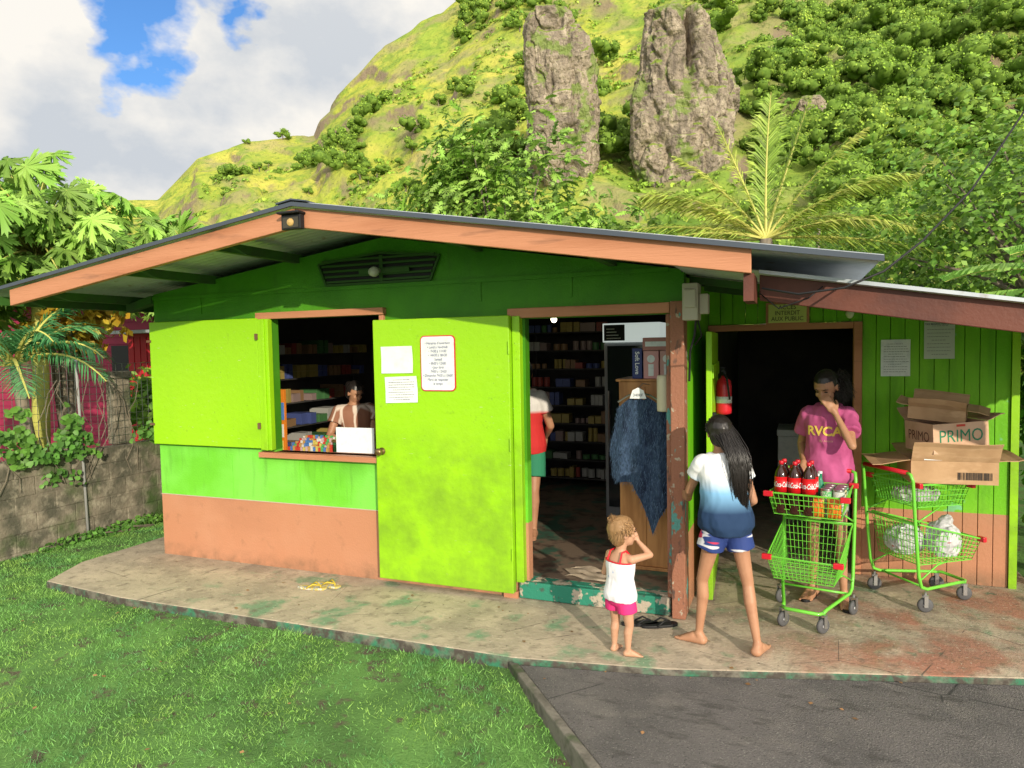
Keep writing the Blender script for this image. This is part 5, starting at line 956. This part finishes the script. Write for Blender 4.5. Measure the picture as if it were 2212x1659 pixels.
def banana(base,label,leaves,h):
    t=thing('banana_plant',label,'plant',base); b=MB(); B=Vector(base); top=B+ZU*h; b.tube([B,B+ZU*h*.6,top],[.11,.09,.05],10); b.build('trunk',pm('banana_stem',(.25,.28,.08),rough=.6),t,smooth=True); f_=MB(); rb=MB()
    for (a,e,L_,dr) in leaves:
        a=math.radians(a);e=math.radians(e); d=V3((math.cos(a)*math.cos(e),math.sin(a)*math.cos(e),math.sin(e))); side=d.cross(ZU).normalized(); pts=[top+d*(L_*u)-ZU*(dr*L_*u*u) for u in [i/16 for i in range(17)]]; rb.tube(pts,[.022*(1-.85*i/16) for i in range(17)],5)
        n=44
        for i in range(n):
            u0=.14+.86*i/n; u1=.14+.86*(i+.93)/n
            def P_(u): k=u*16; j=min(int(k),15); return pts[j].lerp(pts[j+1],k-j)
            wd=.26*math.sin(math.pi*min(1,(u0-.1)*1.08))**.5; tear=random.uniform(.85,1.05)
            for sg in (1,-1):
                dd=side*sg*wd*tear; dz=ZU*(-.25*wd*random.uniform(.6,2.0)); sl=d*.07
                p0,p1=P_(u0),P_(u1); f_.add([p0,p1,p1+dd*.55+ZU*.02+sl,p0+dd*.55+ZU*.02+sl],[(0,1,2,3)]); f_.add([p0+dd*.55+ZU*.02+sl,p1+dd*.55+ZU*.02+sl,p1+dd+dz+sl*2,p0+dd+dz+sl*2],[(0,1,2,3)])
    c_=put('crown',f_.mesh('crown',[m_banana],False,fix=False),t); rb.build('leaf_rib',m_rib,c_)
banana((3.3,5.2,-.2),'banana plant with broad torn leaves behind the annex roof',[(175,35,2.0,.45),(150,55,1.7,.5),(200,50,1.8,.5),(230,30,1.6,.5),(90,60,1.7,.4),(20,40,1.8,.5),(-40,50,1.7,.5),(180,12,1.8,.25),(260,65,1.5,.5)],2.5)
banana((2.5,3.2,-.2),'young banana plant beside the annex wall',[(180,50,1.1,.5),(230,40,1.1,.5),(270,55,1.1,.5),(300,40,1.2,.5),(0,40,1.2,.5),(90,60,1.2,.4)],1.2)
def bush(name,label,c,r,n,ls,mat):
    t=thing(name,label,'bush',(c[0],c[1],-.2)); b=MB()
    for i in range(9): a=i*.7; b.tube([(c[0],c[1],-.2),(c[0]+math.cos(a)*r[0]*.3,c[1]+math.sin(a)*r[1]*.3,c[2]),(c[0]+math.cos(a)*r[0]*.6,c[1]+math.sin(a)*r[1]*.6,c[2]+r[2]*.5)],[.03,.02,.008],5)
    b.build('stems',m_bark,t); p,d,_,_=crown_pts(9,n,1,.2); V,Fx=scatter(KITE,KF,frames(d+RNG.normal(size=d.shape)*.6,RNG.uniform(.6,1.3,n)*ls),p*np.array(r)+np.array(c)); put('crown',npmesh('crown',V,Fx,mat),t)
bush('croton_bush','croton bush with yellow and orange leaves by the fence',(-8.6,1.4,2.1),(.5,.5,.45),900,.13,m_croton)
bush('leafy_bush','green leafy bush beside the annex corner',(2.05,1.9,.6),(.42,.6,.9),2600,.10,m_vine)
bush('leafy_bush','green leafy bush behind the annex corner',(2.4,3.0,1.2),(.6,.8,1.2),2600,.12,m_dense)
bush('leafy_bush','low green weeds beside the pavement end',(1.95,.9,.0),(.3,.6,.25),1400,.07,m_vine)
bush('leafy_bush','dark green bush growing behind the block wall',(-7.9,2.4,1.0),(.5,1.0,.6),2200,.10,m_dense)
t=thing('block_wall','weathered tan concrete block wall stained with moss','wall',(-6.95,1,-.1)); b=MB(); z=-.2; row=0
while z<.84:
    y=-3.0+(row%2)*.2
    while y<4.6: b.box(-7.03-random.uniform(0,.006),-6.87+random.uniform(-.006,.004),y+.003,y+.396,z+.003,z+.173); y+=.4
    z+=.176; row+=1
b.box(-7.02,-6.878,-3,4.7,-.2,.845); b.build('blocks',m_block,t,bevel=.006)
t=thing('wire_fence','wire mesh fence with thin grey poles on the block wall','fence',(-6.95,1,.86)); b=MB()
for i in range(0,92): y=-2.9+i*.08; b.tube([(-6.93,y,.86),(-6.93,y,1.75)],.0026,4,cap=False)
for i in range(12): z=.88+i*.079; b.tube([(-6.93,-2.9,z),(-6.93,4.4,z)],.0026,4,cap=False)
b.build('mesh_wire',m_metal,t)
for y in (-1.2,.3,2.0,3.6):
    b=MB(); b.tube([(-6.84,y,-.15),(-6.87,y,.9),(-6.9,y,1.8)],.014,8); b.build('pole',pm('grey_pole%d'%int(y*10),(.3,.3,.29),rough=.6),t,smooth=True)
b=MB(); b.box(-7.06,-6.94,.75,.95,.86,1.58); b.box(-7.08,-6.93,.72,.98,1.581,1.66); tag(b.build('block_pillar',m_block,bevel=.008),'rough tan concrete pillar behind the wire fence','pillar')
HV=np.array([[0,-.5,0],[.4,-.25,.05],[.32,.2,0],[0,.55,-.08],[-.32,.2,0],[-.4,-.25,.05]]); HF=np.array([[0,1,2,3],[0,3,4,5]])
N=8500; y=RNG.uniform(-1.8,4.0,N); z=.50+RNG.beta(2,2.0,N)*1.25; dn=fbm(np.stack([y*1.8,z*2.4,0*y],1),3,5); ok=dn>.50+.13*(z>1.35)+.12*(z<.80); y,z=y[ok],z[ok]; N=len(y); x=-6.90+RNG.uniform(-.02,.16,N)
t=thing('climbing_vine','climbing vine with heart shaped leaves over the wire fence','vine',(-6.9,1,.4)); V,Fx=scatter(HV,HF,frames(np.stack([np.full(N,.9),np.full(N,-.5),np.full(N,.3)],1)+RNG.normal(size=(N,3))*.5,RNG.uniform(.035,.085,N)),np.stack([x,y,z],1)); put('leaves',npmesh('leaves',V,Fx,m_vine),t)
b=MB()
for i in range(30):
    y=random.uniform(-1.6,3.6); P=[V3((-6.88,y,1.6))]
    for k in range(8): P.append(P[-1]+V3((random.uniform(-.005,.012),random.uniform(-.1,.1),-.13)))
    b.tube(P,.004,4)
b.build('stems',m_bark,t)
bush('leafy_bush','low weeds growing at the foot of the block wall',(-6.7,1.2,-.06),(.15,1.4,.12),1600,.05,m_vine)
# neighbour house
t=thing('neighbour_house','magenta wooden house with pale metal roof behind the fence','house',(-12,6,-.2)); m_mag=pm('magenta_paint',(.30,.02,.065),[((.22,.015,.05),dict(noise=(3,.4,.7)))],rough=.6)
b=MB(); b.box(-15.5,-9.0,4.2,9,-.2,2.9)
for i in range(24): b.box(-15.5,-8.99,4.185,4.199,-.1+i*.125,-.1+i*.125+.11)
b.build('wall',m_mag,t)
b=MB(); b.add([(-16,3.6,2.75),(-8.55,3.6,2.75),(-8.55,6.6,3.75),(-16,6.6,3.75),(-8.55,9.6,2.75),(-16,9.6,2.75),(-16,3.6,2.8),(-8.55,3.6,2.8),(-8.55,6.6,3.8),(-16,6.6,3.8),(-8.55,9.6,2.8),(-16,9.6,2.8)],[(0,1,2,3),(3,2,4,5),(6,9,8,7),(9,11,10,8),(0,6,7,1),(5,4,10,11),(1,7,8,2),(2,8,10,4),(0,3,9,6),(3,5,11,9)]); b.build('roof',m_roof,t)
b=MB(); b.box(-11.2,-10.2,4.15,4.18,.9,2.0); b.build('window',m_black,t); b=MB(); b.box(-9.9,-9.15,4.15,4.18,0,2.0); b.build('door',m_red,t)
t=thing('red_shed','bright red painted shed wall behind the fence','shed',(-8.4,3.2,-.2)); b=MB(); b.box(-9.4,-8.2,3.0,4.0,-.2,2.15)
for i in range(9): b.box(-9.38+i*.13,-9.27+i*.13,2.985,2.999,-.2,2.1)
b.build('wall',pm('red_paint',(.60,.025,.045),rough=.6),t); b=MB(); b.box(-9.6,-8.05,2.8,4.2,2.151,2.2); b.build('roof',m_roof,t); b=MB(); b.box(-8.7,-8.3,2.96,2.984,-.2,1.8); b.build('door',m_mag,t)
print('trees',ncnt)
